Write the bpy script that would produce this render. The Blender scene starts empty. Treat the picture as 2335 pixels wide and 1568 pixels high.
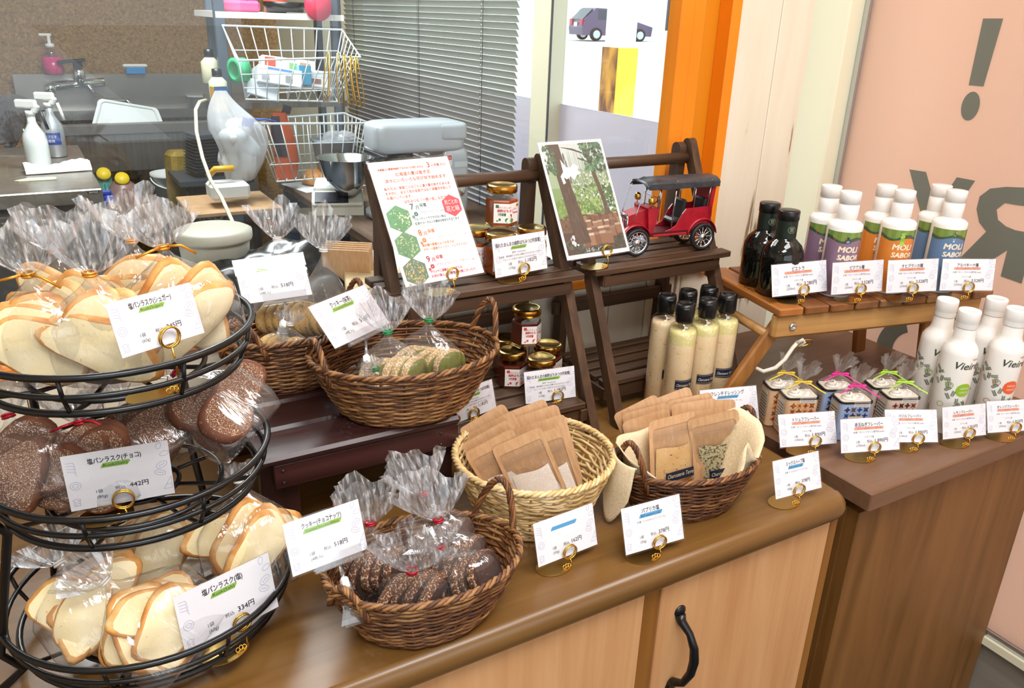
import bpy, bmesh, math, random
from mathutils import Vector, Matrix, Euler, noise
sc = bpy.context.scene
COL = sc.collection
PI = math.pi
# ------------------------------------------------------------------ camera, world, lamps, exposure
FOC = 1859.453
CAM = Vector((0, 0, 1.45))
YAW, PIT, ROL = 0.54115, 0.38363, 0.03489
_f = Vector((math.sin(YAW)*math.cos(PIT), math.cos(YAW)*math.cos(PIT), -math.sin(PIT)))
_r = Vector((math.cos(YAW), -math.sin(YAW), 0)); _u = _r.cross(_f)
RT = math.cos(ROL)*_r + math.sin(ROL)*_u
UP = -math.sin(ROL)*_r + math.cos(ROL)*_u
cd = bpy.data.cameras.new('camera'); co = bpy.data.objects.new('camera', cd); COL.objects.link(co)
cd.sensor_width = 36; cd.lens = 36*FOC/2335; cd.clip_start = .02; cd.clip_end = 200
m = Matrix((RT, UP, -_f)).transposed().to_4x4(); m.translation = CAM
co.matrix_world = m
sc.camera = co
def at(px, py, x=None, y=None, z=None):
    """the point of a real plane (x, y or z given) that the photo shows at this pixel"""
    d = _f + RT*((px-1167.5)/FOC) - UP*((py-784)/FOC)
    t = (x-CAM.x)/d.x if x is not None else (y-CAM.y)/d.y if y is not None else (z-CAM.z)/d.z
    return CAM + d*t
def pix(p):
    v = Vector(p)-CAM; w = v.dot(_f)
    return (1167.5+FOC*v.dot(RT)/w, 784-FOC*v.dot(UP)/w)
sc.view_settings.view_transform = 'Standard'; sc.view_settings.look = 'None'
sc.view_settings.exposure = 0.0; sc.view_settings.gamma = 1.0; sc.view_settings.use_curve_mapping = False
sc.cycles.use_denoising = True
sc.cycles.max_bounces = 10; sc.cycles.transparent_max_bounces = 24; sc.cycles.diffuse_bounces = 4
sc.cycles.glossy_bounces = 4; sc.cycles.transmission_bounces = 8
sc.cycles.caustics_reflective = False; sc.cycles.caustics_refractive = False
sc.cycles.sample_clamp_indirect = 6.0
w = bpy.data.worlds.new('daylight'); sc.world = w; w.use_nodes = True
bg = w.node_tree.nodes['Background']; bg.inputs[0].default_value = (.88, .95, 1, 1); bg.inputs[1].default_value = 2.6
def lamp(name, loc, size, power, col=(1, 1, 1), rot=(0, 0, 0), sy=None):
    L = bpy.data.lights.new(name, 'AREA'); L.energy = power; L.color = col; L.size = size
    if sy: L.shape = 'RECTANGLE'; L.size_y = sy
    o = bpy.data.objects.new(name, L); COL.objects.link(o); o.location = loc; o.rotation_euler = rot
    return o
lamp('ceiling_panel_light', (-.1, -.35, 2.6), .9, 32, (.95, .975, 1), sy=.6)
lamp('ceiling_panel_light', (.9, .1, 2.6), .9, 21, (.95, .975, 1), sy=.5)
lamp('kitchen_panel_light', (.4, 2.9, 2.6), 1.0, 72, (.97, .99, 1), sy=.8)
for x, y in ((-.5, .5), (.1, -.05), (.7, .45), (-1.2, -.4)):
    L = bpy.data.lights.new('pendant_bulb', 'POINT'); L.energy = 3; L.color = (1, .62, .3); L.shadow_soft_size = .035
    o = bpy.data.objects.new('pendant_bulb', L); COL.objects.link(o); o.location = (x, y, 2.15)

# ------------------------------------------------------------------ materials
def lin(h):
    h = h.lstrip('#'); o = []
    for i in (0, 2, 4):
        c = int(h[i:i+2], 16)/255; o.append(c/12.92 if c <= .04045 else ((c+.055)/1.055)**2.4)
    return (*o, 1)
def newmat(name):
    m = bpy.data.materials.new(name); m.use_nodes = True
    nt = m.node_tree; b = nt.nodes.get('Principled BSDF')
    return m, nt, b
def N(nt, t, **k):
    n = nt.nodes.new(t)
    for a, v in k.items():
        if a.startswith('i_'):
            key = a[2:]; n.inputs[int(key) if key.isdigit() else key.replace('_', ' ')].default_value = v
        else: setattr(n, a, v)
    return n
def ramp(nt, stops, src=None):
    r = nt.nodes.new('ShaderNodeValToRGB'); e = r.color_ramp.elements
    while len(e) < len(stops): e.new(.5)
    for i, (p, c) in enumerate(stops): e[i].position = p; e[i].color = lin(c) if isinstance(c, str) else c
    if src is not None: nt.links.new(src, r.inputs[0])
    return r
def mapped(nt, scale=(1, 1, 1), coord='Object', rot=(0, 0, 0)):
    tc = nt.nodes.new('ShaderNodeTexCoord'); mp = nt.nodes.new('ShaderNodeMapping')
    mp.inputs['Scale'].default_value = scale; mp.inputs['Rotation'].default_value = rot
    nt.links.new(tc.outputs[coord], mp.inputs[0]); return mp.outputs[0]
def plain(name, c, rough=.5, metal=0, **k):
    m, nt, b = newmat(name); b.inputs['Base Color'].default_value = lin(c)
    b.inputs['Roughness'].default_value = rough; b.inputs['Metallic'].default_value = metal
    for a, v in k.items(): b.inputs[a.replace('_', ' ')].default_value = v
    return m
def noisy(name, stops, scale=(40, 40, 40), rough=.6, bump=0, detail=5, dist=0, spec=.5, coord='Object', metal=0, rotn=(0, 0, 0)):
    m, nt, b = newmat(name); v = mapped(nt, scale, coord, rotn)
    n = N(nt, 'ShaderNodeTexNoise', i_Scale=1.0, i_Detail=float(detail), i_Distortion=float(dist)); nt.links.new(v, n.inputs['Vector'])
    r = ramp(nt, stops, n.outputs[0]); nt.links.new(r.outputs[0], b.inputs['Base Color'])
    b.inputs['Roughness'].default_value = rough; b.inputs['Specular IOR Level'].default_value = spec; b.inputs['Metallic'].default_value = metal
    if bump:
        bp = N(nt, 'ShaderNodeBump', i_Strength=bump, i_Distance=.002); nt.links.new(n.outputs[0], bp.inputs['Height']); nt.links.new(bp.outputs[0], b.inputs['Normal'])
    return m
def wood(name, c1, c2, c3, axis='x', fine=140, rough=.45, spec=.5, bump=.15, knots=False):
    m, nt, b = newmat(name)
    s = {'x': (3, fine*.5, fine*.5), 'y': (fine*.5, 3, fine*.5), 'z': (fine*.5, fine*.5, 3)}[axis]
    s2 = {'x': (1.6, 14, 14), 'y': (14, 1.6, 14), 'z': (14, 14, 1.6)}[axis]
    n1 = N(nt, 'ShaderNodeTexNoise', i_Scale=1.0, i_Detail=5.0, i_Distortion=.6); nt.links.new(mapped(nt, s), n1.inputs['Vector'])
    n2 = N(nt, 'ShaderNodeTexNoise', i_Scale=1.0, i_Detail=4.0, i_Distortion=1.5); nt.links.new(mapped(nt, s2), n2.inputs['Vector'])
    mx = N(nt, 'ShaderNodeMath', operation='MULTIPLY_ADD'); mx.inputs[1].default_value = .45
    md = N(nt, 'ShaderNodeMath', operation='MULTIPLY'); md.inputs[1].default_value = .55
    nt.links.new(n2.outputs[0], md.inputs[0]); nt.links.new(n1.outputs[0], mx.inputs[0]); nt.links.new(md.outputs[0], mx.inputs[2])
    r = ramp(nt, [(.33, c1), (.5, c2), (.68, c3)], mx.outputs[0]); out = r.outputs[0]
    if knots:
        sk = {'x': (2.2, 6, 6), 'y': (6, 2.2, 6), 'z': (6, 6, 3)}[axis]
        vo = N(nt, 'ShaderNodeTexVoronoi', i_Scale=1.0); nt.links.new(mapped(nt, sk), vo.inputs['Vector'])
        kr = ramp(nt, [(.05, (1, 1, 1, 1)), (.11, (0, 0, 0, 1))], vo.outputs['Distance'])
        mm = N(nt, 'ShaderNodeMixRGB'); mm.inputs[2].default_value = lin('2c1608'); nt.links.new(kr.outputs[0], mm.inputs[0]); nt.links.new(out, mm.inputs[1]); out = mm.outputs[0]
    nt.links.new(out, b.inputs['Base Color']); b.inputs['Roughness'].default_value = rough; b.inputs['Specular IOR Level'].default_value = spec
    if bump:
        bp = N(nt, 'ShaderNodeBump', i_Strength=bump, i_Distance=.001); nt.links.new(n1.outputs[0], bp.inputs['Height']); nt.links.new(bp.outputs[0], b.inputs['Normal'])
    return m
def film(name, tint=(.97, .97, .97), rough=.08, haze=.04, bscale=60, bstr=.6, ior=1.5, gain=1.0, stretch=(1, 1, .25), glint_streaks=None):
    """thin clear film: sees through, mirrors at its fresnel share, a little milky; optional white streaks painted in as glints"""
    m, nt, b = newmat(name); nt.nodes.remove(b); out = nt.nodes['Material Output']
    t = N(nt, 'ShaderNodeBsdfTransparent'); t.inputs[0].default_value = (*tint, 1)
    g = N(nt, 'ShaderNodeBsdfGlossy'); g.inputs['Roughness'].default_value = rough
    f0 = ((ior-1)/(ior+1))**2*gain
    fr = N(nt, 'ShaderNodeLayerWeight'); p5 = N(nt, 'ShaderNodeMath', operation='POWER'); p5.inputs[1].default_value = 5
    nt.links.new(fr.outputs['Facing'], p5.inputs[0]); k = N(nt, 'ShaderNodeMath', operation='MULTIPLY_ADD'); k.inputs[1].default_value = min(.9, (1-f0)*gain); k.inputs[2].default_value = f0
    nt.links.new(p5.outputs[0], k.inputs[0]); k.use_clamp = True
    if bstr:
        n = N(nt, 'ShaderNodeTexNoise', i_Scale=float(bscale), i_Detail=3.0, i_Distortion=1.0); nt.links.new(mapped(nt, stretch), n.inputs['Vector'])
        bp = N(nt, 'ShaderNodeBump', i_Strength=bstr, i_Distance=.004); nt.links.new(n.outputs[0], bp.inputs['Height'])
        nt.links.new(bp.outputs[0], g.inputs['Normal']); nt.links.new(bp.outputs[0], fr.inputs['Normal'])
    last = t.outputs[0]
    if haze:
        d = N(nt, 'ShaderNodeBsdfTranslucent'); d2 = N(nt, 'ShaderNodeBsdfDiffuse'); dd = N(nt, 'ShaderNodeMixShader'); nt.links.new(d.outputs[0], dd.inputs[1]); nt.links.new(d2.outputs[0], dd.inputs[2])
        d.inputs[0].default_value = d2.inputs[0].default_value = (.95, .95, .97, 1)
        h = N(nt, 'ShaderNodeMixShader'); h.inputs[0].default_value = haze
        if glint_streaks:
            ns = N(nt, 'ShaderNodeTexNoise', i_Scale=1.0, i_Detail=2.0); nt.links.new(mapped(nt, glint_streaks), ns.inputs['Vector']); rs = ramp(nt, [(.40, (.03, .03, .03, 1)), (.58, (haze, haze, haze, 1)), (.70, (.85, .85, .85, 1))], ns.outputs[0]); nt.links.new(rs.outputs[0], h.inputs[0])
        nt.links.new(last, h.inputs[1]); nt.links.new(dd.outputs[0], h.inputs[2]); last = h.outputs[0]
    mx = N(nt, 'ShaderNodeMixShader'); nt.links.new(k.outputs[0], mx.inputs[0]); nt.links.new(last, mx.inputs[1]); nt.links.new(g.outputs[0], mx.inputs[2])
    nt.links.new(mx.outputs[0], out.inputs[0]); return m
M = {}
def printmat(name, rough=.55, spec=.5, coat=0):
    m, nt, b = newmat(name); a = N(nt, 'ShaderNodeAttribute', attribute_name='Col'); nt.links.new(a.outputs['Color'], b.inputs['Base Color'])
    b.inputs['Roughness'].default_value = rough; b.inputs['Specular IOR Level'].default_value = spec; b.inputs['Coat Weight'].default_value = coat; b.inputs['Coat Roughness'].default_value = .05
    return m
M['print'] = printmat('printed_paper'); M['gloss_print'] = printmat('glossy_print', .3, .5, .6)
M['worktop'] = wood('worktop_wood', '66461f', '735127', '7f5c31', 'x', 170, .3)
M['oak_door'] = wood('light_wood_veneer', 'c18b5a', 'cd9a69', 'd6a676', 'z', 150, .45, bump=.05)
M['oak_stile'] = wood('stained_stile_wood', '7d4f1c', '8e5d25', '9a692e', 'z', 120, .4)
M['pine_front'] = wood('stained_pine_front', '64400f', '7b5226', '8a5e30', 'z', 60, .5, knots=True)
M['pine_top'] = wood('stained_pine_top', '64462f', '71513a', '7b5b43', 'x', 120, .38)
M['bench'] = wood('dark_stained_bench', '2a1412', '3a1f1c', '482826', 'x', 160, .3)
M['bench_z'] = wood('dark_stained_leg', '2a1412', '351c1a', '422422', 'z', 160, .35)
M['rack'] = wood('walnut_stained_slat', '332014', '47301e', '5e432d', 'x', 150, .5)
M['rack_z'] = wood('walnut_stained_leg', '332014', '47301e', '5e432d', 'z', 150, .5)
M['rack_y'] = wood('walnut_stained_rail', '332014', '47301e', '5e432d', 'y', 150, .5)
M['orange'] = noisy('orange_paint', [(.3, 'e8820e'), (.7, 'f08c16')], (6, 6, 6), .4)
M['orange_shaded'] = plain('orange_paint_shaded', 'd4820f', .45)  # same orange paint, darkened to put the recess shade into its colour
M['plank'] = noisy('white_painted_plank', [(.335, '8a755a'), (.37, 'e0d6c0'), (.7, 'e8dfcb')], (28, 28, 3.2), .6, .1, 6, .4)
M['wall'] = noisy('wall_paint', [(.3, 'd9d4c8'), (.7, 'e2ddd2')], (3, 3, 3), .7)
M['cream'] = plain('cream_frame', 'e6e2c6', .4)
M['alu'] = plain('aluminium_trim', 'c9ced2', .25, .9)
M['black'] = plain('black_metal', '08090c', .3, 0, Specular_IOR_Level=.5)
M['blackplastic'] = plain('black_plastic', '0d0e11', .3)
M['gold'] = plain('gold_metal', 'd9ac4e', .22, 1)
M['gold_plate'] = plain('gold_plate', 'c7a763', .3, 1)
M['chrome'] = plain('chrome', 'd6d9dc', .12, 1)
M['steel'] = noisy('brushed_steel', [(.3, '9b9690'), (.7, 'b9b4ae')], (2, 90, 2), .3, 0, 3, 0, metal=.9)
M['steel_d'] = noisy('brushed_steel_panel', [(.3, '77726e'), (.7, '8e8a86')], (60, 3, 2), .35, 0, 3, 0, metal=.8)
M['white'] = plain('white_plastic', 'eceae6', .35)
M['whitegloss'] = plain('white_glazed', 'efece6', .18)
M['greydark'] = plain('dark_grey_metal', '3a4048', .45)
M['bag'] = film('cellophane', (.98, .98, .985), .1, .05, 48, 1.0, 1.5, 2.0)
M['bagfan'] = film('cellophane_gather_glints', (.97, .97, .98), .06, .22, 40, .5, 1.5, 4.0, (1, 1, .2), (260, 260, 14))  # white haze bands painted in for highlights on the gathered tops
M['clear'] = film('clear_acrylic', (.93, .95, .97), .05, .10, 10, 0, 1.5, 3.5)
M['lam'] = film('laminate_film', (.99, .99, .99), .04, .0, 14, .12, 1.5, 1.0, (1, 1, 1))
M['pane'] = film('window_glass', (.95, .975, .975), .0, .0, 1, 0, 1.5, .9)
M['glass'] = film('jar_glass', (.98, .99, .98), .03, .0, 1, 0, 1.5, 1.2)

# ------------------------------------------------------------------ mesh building
class MB:
    def __init__(s): s.v = []; s.f = []; s.m = []; s.c = []; s.s = []
    def add(s, vs, fs, mi=0, col=None, smooth=False, mat=None):
        b = len(s.v)
        s.v += [tuple(mat @ Vector(p)) if mat is not None else tuple(p) for p in vs]
        for i, f in enumerate(fs):
            s.f.append([b+k for k in f]); s.m.append(mi[i] if isinstance(mi, list) else mi); s.c.append(col); s.s.append(smooth)
        return s
    def box(s, c, d, mi=0, rot=None, bev=0, col=None):
        hx, hy, hz = d[0]/2, d[1]/2, d[2]/2
        mt = Matrix.Translation(c)
        if rot is not None: mt = mt @ (rot.to_4x4() if hasattr(rot, 'to_4x4') else Euler(rot).to_matrix().to_4x4())
        b = min(bev, hx*.9, hy*.9, hz*.9)
        if b <= 0:
            vs = [(x, y, z) for x in (-hx, hx) for y in (-hy, hy) for z in (-hz, hz)]
            return s.add(vs, [(0, 1, 3, 2), (4, 6, 7, 5), (0, 4, 5, 1), (2, 3, 7, 6), (0, 2, 6, 4), (1, 5, 7, 3)], mi, col, False, mt)
        vs = []; ix = {}
        for sx in (-1, 1):
            for sy in (-1, 1):
                for sz in (-1, 1):
                    for a in range(3):
                        p = [sx*(hx-b), sy*(hy-b), sz*(hz-b)]; p[a] = (sx*hx, sy*hy, sz*hz)[a]
                        ix[sx, sy, sz, a] = len(vs); vs.append(p)
        F = []
        for a in range(3):
            for sg in (-1, 1):
                u, w_ = (a+1) % 3, (a+2) % 3; q = []
                for su, sw in ((-1, -1), (1, -1), (1, 1), (-1, 1)):
                    k = [0, 0, 0]; k[a] = sg; k[u] = su; k[w_] = sw; q.append(ix[k[0], k[1], k[2], a])
                F.append(q if sg > 0 else q[::-1])
            u, w_ = (a+1) % 3, (a+2) % 3
            for su in (-1, 1):
                for sw in (-1, 1):
                    k1 = [0, 0, 0]; k1[u] = su; k1[w_] = sw; k2 = list(k1); k1[a] = -1; k2[a] = 1
                    q = [ix[(*k1, u)], ix[(*k2, u)], ix[(*k2, w_)], ix[(*k1, w_)]]
                    F.append(q if su*sw < 0 else q[::-1])
        for sx in (-1, 1):
            for sy in (-1, 1):
                for sz in (-1, 1):
                    q = [ix[sx, sy, sz, a] for a in range(3)]; F.append(q if sx*sy*sz > 0 else q[::-1])
        return s.add(vs, F, mi, col, False, mt)
    def tube(s, pts, r, n=8, mi=0, closed=False, smooth=True, col=None, cap=True, flat=1.0):
        pts = [Vector(p) for p in pts]; L = len(pts); vs = []; pn = None
        for i, p in enumerate(pts):
            a = pts[(i-1) % L] if (closed or i) else p; b = pts[(i+1) % L] if (closed or i < L-1) else p
            t = (b-a)
            if t.length < 1e-9: t = Vector((0, 0, 1))
            t.normalize()
            if pn is None:
                pn = t.cross(Vector((0, 0, 1)))
                if pn.length < .1: pn = t.cross(Vector((0, 1, 0)))
            pn = (pn - t*pn.dot(t)); pn.normalize(); bn = t.cross(pn)
            rr = r[i] if isinstance(r, (list, tuple)) else r
            for k in range(n):
                an = 2*PI*k/n; vs.append(p + pn*(math.cos(an)*rr) + bn*(math.sin(an)*rr*flat))
        fs = []
        for i in range(L if closed else L-1):
            for k in range(n):
                j = (i+1) % L; fs.append((i*n+k, i*n+(k+1) % n, j*n+(k+1) % n, j*n+k))
        if not closed and cap: fs.append(tuple(range(n))[::-1]); fs.append(tuple((L-1)*n+k for k in range(n)))
        return s.add(vs, fs, mi, col, smooth)
    def lathe(s, prof, n=32, mi=0, smooth=True, mat=None, sx=1, sy=1, col=None, capb=True, capt=True, sq=None):
        vs = []; fs = []
        for r, z in prof:
            for k in range(n):
                a = 2*PI*k/n; c, q = math.cos(a), math.sin(a)
                if sq: f = (abs(c)**sq+abs(q)**sq)**(-1/sq); c, q = c*f, q*f
                vs.append((r*c*sx, r*q*sy, z))
        for i in range(len(prof)-1):
            for k in range(n): fs.append((i*n+k, i*n+(k+1) % n, (i+1)*n+(k+1) % n, (i+1)*n+k))
        s.add(vs, fs, mi, col, smooth, mat); base = len(s.v)-len(vs)
        for ok, i, rev in ((capb, 0, True), (capt, len(prof)-1, False)):
            if ok and prof[i][0] > 1e-5:
                q = [base+i*n+k for k in range(n)]; s.f.append(q[::-1] if rev else q); s.m.append(mi); s.c.append(col); s.s.append(False)
        return s
    def poly(s, pts, mi=0, col=None, mat=None): return s.add(pts, [tuple(range(len(pts)))], mi, col, False, mat)
    def prism(s, pts, h0, h1, mi=0, mat=None, col=None, smooth=False, side=None):
        """outline in xy lifted from h0 to h1"""
        n = len(pts); vs = [(x, y, h0) for x, y in pts]+[(x, y, h1) for x, y in pts]
        s.add(vs, [tuple(range(n))[::-1], tuple(range(n, 2*n))], mi, col, False, mat)
        return s.add(vs, [(i, (i+1) % n, n+(i+1) % n, n+i) for i in range(n)], mi if side is None else side, col, smooth, mat)
    def grid(s, fn, nu, nv, mi=0, smooth=True, cu=False, cv=False, col=None, mat=None):
        vs = [fn(i/(nu if cu else nu-1), j/(nv if cv else nv-1)) for i in range(nu) for j in range(nv)]
        fs = []
        for i in range(nu if cu else nu-1):
            for j in range(nv if cv else nv-1):
                a, b = (i+1) % nu, (j+1) % nv; fs.append((i*nv+j, a*nv+j, a*nv+b, i*nv+b))
        return s.add(vs, fs, mi, col, smooth, mat)
    def build(s, name, mats, parent=None, loc=None, rot=None):
        me = bpy.data.meshes.new(name); me.from_pydata(s.v, [], s.f)
        for mt in (mats if isinstance(mats, (list, tuple)) else [mats]): me.materials.append(mt)
        me.polygons.foreach_set('material_index', s.m); me.polygons.foreach_set('use_smooth', s.s)
        if any(c is not None for c in s.c):
            at_ = me.color_attributes.new('Col', 'FLOAT_COLOR', 'CORNER'); buf = []
            for f, c in zip(s.f, s.c): buf += list(c if c is not None else (1, 1, 1, 1))*len(f)
            at_.data.foreach_set('color', buf)
        me.update()
        o = bpy.data.objects.new(name, me); COL.objects.link(o)
        if parent is not None: o.parent = parent
        if loc is not None: o.location = loc
        if rot is not None: o.rotation_euler = rot
        return o
def tag(o, label, cat, group=None):
    o['label'] = label; o['category'] = cat
    if group: o['group'] = group
    return o
def thing(name, label, cat, loc=(0, 0, 0), rz=0, group=None, rot=None, mtx=None):
    o = bpy.data.objects.new(name, None); COL.objects.link(o); o.empty_display_size = .02
    if mtx is not None: o.matrix_world = mtx
    else: o.location = loc; o.rotation_euler = rot if rot is not None else (0, 0, rz)
    return tag(o, label, cat, group)
KIDS = {}
def kids(o): return [c for c in bpy.data.objects if c.parent == o]
def dup(root, loc=None, rz=None, label=None, rot=None, group=None):
    def cp(o, par):
        c = o.copy(); COL.objects.link(c)
        if par is not None: c.parent = par
        for ch in list(o.children): cp(ch, c)
        return c
    r = cp(root, None)
    if loc is not None: r.location = loc
    if rot is not None: r.rotation_euler = rot
    elif rz is not None: r.rotation_euler = (0, 0, rz)
    if label: r['label'] = label
    if group: r['group'] = group
    return r
def struct(o): o['kind'] = 'structure'; return o
# ------------------------------------------------------------------ lettering
_TX = {}
def glyphs(txt):
    """outline of a line of text, 1 em high, as flat faces (cached)"""
    if txt not in _TX:
        cu = bpy.data.curves.new('lettering', 'FONT'); cu.body = txt; cu.size = 1; cu.resolution_u = 2
        ob = bpy.data.objects.new('lettering', cu); me = bpy.data.meshes.new_from_object(ob)
        vs = [tuple(v.co) for v in me.vertices]; fs = [tuple(p.vertices) for p in me.polygons]
        bpy.data.objects.remove(ob); bpy.data.curves.remove(cu); bpy.data.meshes.remove(me)
        x0 = min((v[0] for v in vs), default=0); x1 = max((v[0] for v in vs), default=1)
        _TX[txt] = (vs, fs, x0, x1)
    return _TX[txt]
def text(mb, txt, x, y, size, col, align='c', width=None, mi=0, mp=None, bold=0, shear=0, flip=False):
    """lay a line of text on a print: (x, y) is the baseline point, mp maps (x, y, lift) to 3D"""
    vs, fs, x0, x1 = glyphs(txt); sx = size
    if width: sx = width/max(x1-x0, 1e-6)
    w_ = (x1-x0)*sx; ox = x - (w_/2 if align == 'c' else w_ if align == 'r' else 0)
    for dx, dy in ([(0, 0)] if not bold else [(0, 0), (bold, 0), (0, bold), (-bold, 0), (0, -bold)]):
        q = []
        for a, b, c in vs:
            px = ox+(a-x0)*sx+dx+shear*b*size; py = y+b*size+dy
            q.append((px, py))
        lift = .00015*(1+.02*(dx != 0)+.03*(dy != 0))
        P = [mp(px, py, lift) if mp else (px, py, lift) for px, py in q]
        mb.add(P, [f[::-1] for f in fs] if flip else fs, mi, col)
# ------------------------------------------------------------------ the shell
WY = 1.123      # room side of the partition between shop and kitchen
WX = 1.45       # room side of the street window
M['floor'] = noisy('dark_floor', [(.3, '3d3c3b'), (.7, '4a4846')], (20, 20, 20), .6)
M['kfloor'] = plain('kitchen_floor', '4a5258', .5)
M['ceil'] = plain('ceiling_paint', 'e9e6e0', .8)
M['asphalt'] = noisy('pale_forecourt', [(.3, 'cfcfcd'), (.7, 'e3e3e0')], (2, 2, 2), .9)
M['osb'] = noisy('cork_board', [(.3, '6b4a1e'), (.5, '8c6630'), (.7, 'a57f45')], (70, 70, 70), .8, .2, 4, 1)
M['grey_sill'] = wood('grey_board', '7d756a', '8b8378', '979085', 'y', 60, .6)
struct(MB().box((-.45, -.7, -.025), (4, 3.7, .05)).build('floor', M['floor']))
struct(MB().box((-.45, 3.25, -.025), (4, 4.2, .05)).build('floor', M['kfloor']))
struct(MB().box((-.45, 1.3, 2.72), (4, 8.2, .04)).build('ceiling', M['ceil']))
struct(MB().box((-2.45, 1.3, 1.35), (.06, 8.2, 2.8)).build('wall_left', M['wall']))
mb = MB(); mb.box((-2.2, -2.6, 1.35), (.6, .08, 2.8)); mb.box((1.35, -2.6, 1.35), (.4, .08, 2.8)); mb.box((-.4, -2.6, .35), (3.2, .08, .8)); mb.box((-.4, -2.6, 2.55), (3.2, .08, .35))
struct(mb.build('wall_front', M['wall']))
struct(MB().box((-.45, 5.36, 1.35), (4, .06, 2.8)).build('wall_back', M['osb']))
# partition: tongue and groove planks below the sill and beside the orange frame
mb = MB(); pw = .0845
x = 1.303
while x > -2.4:
    x0 = x-pw
    top = 2.7 if x0 > 1.09 else 1.008
    mb.box(((x+x0)/2, WY+.012, top/2), (pw-.0016, .024, top), 0, None, .0022); x = x0
mb.box((1.1205, WY+.012, 1.86), (.0266, .024, 1.68), 0); mb.box((-.55, WY+.018, .5), (3.7, .028, 1.0), 1); mb.box((1.2, WY+.018, 1.35), (.2, .028, 2.7), 1)
struct(mb.build('wall_partition', [M['plank'], plain('plank_groove', '6b543a', .8)]))
struct(MB().box((-.66, WY+.01, 1.0145), (3.55, .05, .017), 0, None, .003).build('trim_1', M['orange']))
mb = MB()
mb.box((1.0955, WY+.004, 1.86), (.023, .034, 1.72), 0, None, .002)         # casing next to the planks
mb.box((1.064, WY+.03, 1.86), (.042, .02, 1.72), 1)
mb.box((1.027, WY+.02, 1.86), (.028, .03, 1.72), 0, None, .002)
mb.box((.9975, WY+.018, 1.86), (.029, .034, 1.72), 0, None, .002)
struct(mb.build('trim_2', [M['orange'], M['orange_shaded']]))
struct(MB().box((-.7, WY+.022, 1.87), (3.37, .006, 1.7)).build('window_1', M['pane']))
# street side
M['pink'], nt, b = newmat('printed_window_film')
nt.nodes.remove(b); d1 = N(nt, 'ShaderNodeBsdfTranslucent'); d1.inputs[0].default_value = lin('f6dccb'); d2 = N(nt, 'ShaderNodeBsdfPrincipled'); d2.inputs['Base Color'].default_value = lin('e0c0ac'); d2.inputs['Roughness'].default_value = .2
mx = N(nt, 'ShaderNodeMixShader'); mx.inputs[0].default_value = .62; nt.links.new(d1.outputs[0], mx.inputs[1]); nt.links.new(d2.outputs[0], mx.inputs[2]); nt.links.new(mx.outputs[0], nt.nodes['Material Output'].inputs[0])
M['filmgrey'], nt, b = newmat('printed_grey_film')
nt.nodes.remove(b); d1 = N(nt, 'ShaderNodeBsdfTranslucent'); d1.inputs[0].default_value = lin('7d8378'); d2 = N(nt, 'ShaderNodeBsdfPrincipled'); d2.inputs['Base Color'].default_value = lin('7c8278'); d2.inputs['Roughness'].default_value = .3
mx = N(nt, 'ShaderNodeMixShader'); mx.inputs[0].default_value = .75; nt.links.new(d1.outputs[0], mx.inputs[1]); nt.links.new(d2.outputs[0], mx.inputs[2]); nt.links.new(mx.outputs[0], nt.nodes['Material Output'].inputs[0])
M['frost'], nt, b = newmat('frosted_window_film')
nt.nodes.remove(b); d1 = N(nt, 'ShaderNodeBsdfTranslucent'); d1.inputs[0].default_value = lin('dcd9e4'); d2 = N(nt, 'ShaderNodeBsdfPrincipled'); d2.inputs['Base Color'].default_value = lin('dcd6dc'); d2.inputs['Roughness'].default_value = .15
mx = N(nt, 'ShaderNodeMixShader'); mx.inputs[0].default_value = .62; nt.links.new(d1.outputs[0], mx.inputs[1]); nt.links.new(d2.outputs[0], mx.inputs[2]); nt.links.new(mx.outputs[0], nt.nodes['Material Output'].inputs[0])
M['blocked'] = plain('window_backing', 'b9b2aa', .8)
wpink = struct(MB().box((WX+.006, -.4, 1.42), (.006, 3.04, 2.07)).build('window_2', M['pink']))
mb = MB()
def onpane(px, py, l=0): return (WX+.0025-l, -px, py)
def rowtext(t, ytop, ybot, left_px, width):
    yl = at(*left_px, x=WX).y
    text(mb, t, 0, 0, 1, None, 'l', None, 0)
def pane_text(mbx, t, py_, z0, h, bold=0, sheary=0):
    """large lettering that reads from the street: py_ is the y of its far end as seen in the room"""
    vs, fs, x0, x1 = glyphs(t); zs = [v[1] for v in vs]; za, zb = min(zs), max(zs); s = h/(zb-za)
    # from inside the text runs mirrored: the last letter is nearest the partition
    mbx.add([(WX+.0022, py_-(x1-v[0])*s*.95, z0+(v[1]-za)*s) for v in vs], fs)
mb = MB()
a = at(2188, 235, x=WX); bt = at(2260, 42, x=WX)
pane_text(mb, 'U', a.y-.105, a.z-.10, .36)
yb = at(2225, 205, x=WX).y
def quadp(*p): mb.poly([(WX+.0022, *at(u, v, x=WX)[1:]) for u, v in p])
quadp((2240, 42), (2286, 42), (2241, 197), (2207, 194))
c0 = at(2211, 242, x=WX); mb.poly([(WX+.0022, c0.y+.0165*math.cos(k*PI/16), c0.z+.0245*math.sin(k*PI/16)) for k in range(32)])
quadp((2072, 386), (2110, 392), (2133, 476), (2147, 520), (2157, 640), (2119, 640), (2117, 560))
quadp((2180, 404), (2222, 412), (2166, 495), (2147, 520), (2133, 476))
def ringp(cx, cy, rx, ry, w_, a0, a1, n=30):
    pts = []
    for k in range(n+1):
        t = a0+(a1-a0)*k/n; pts.append((cx+rx*math.cos(t), cy+ry*math.sin(t), cx+(rx-w_)*math.cos(t), cy+(ry-w_)*math.sin(t)))
    for p, q in zip(pts, pts[1:]): quadp((p[0], p[1]), (q[0], q[1]), (q[2], q[3]), (p[2], p[3]))
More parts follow.
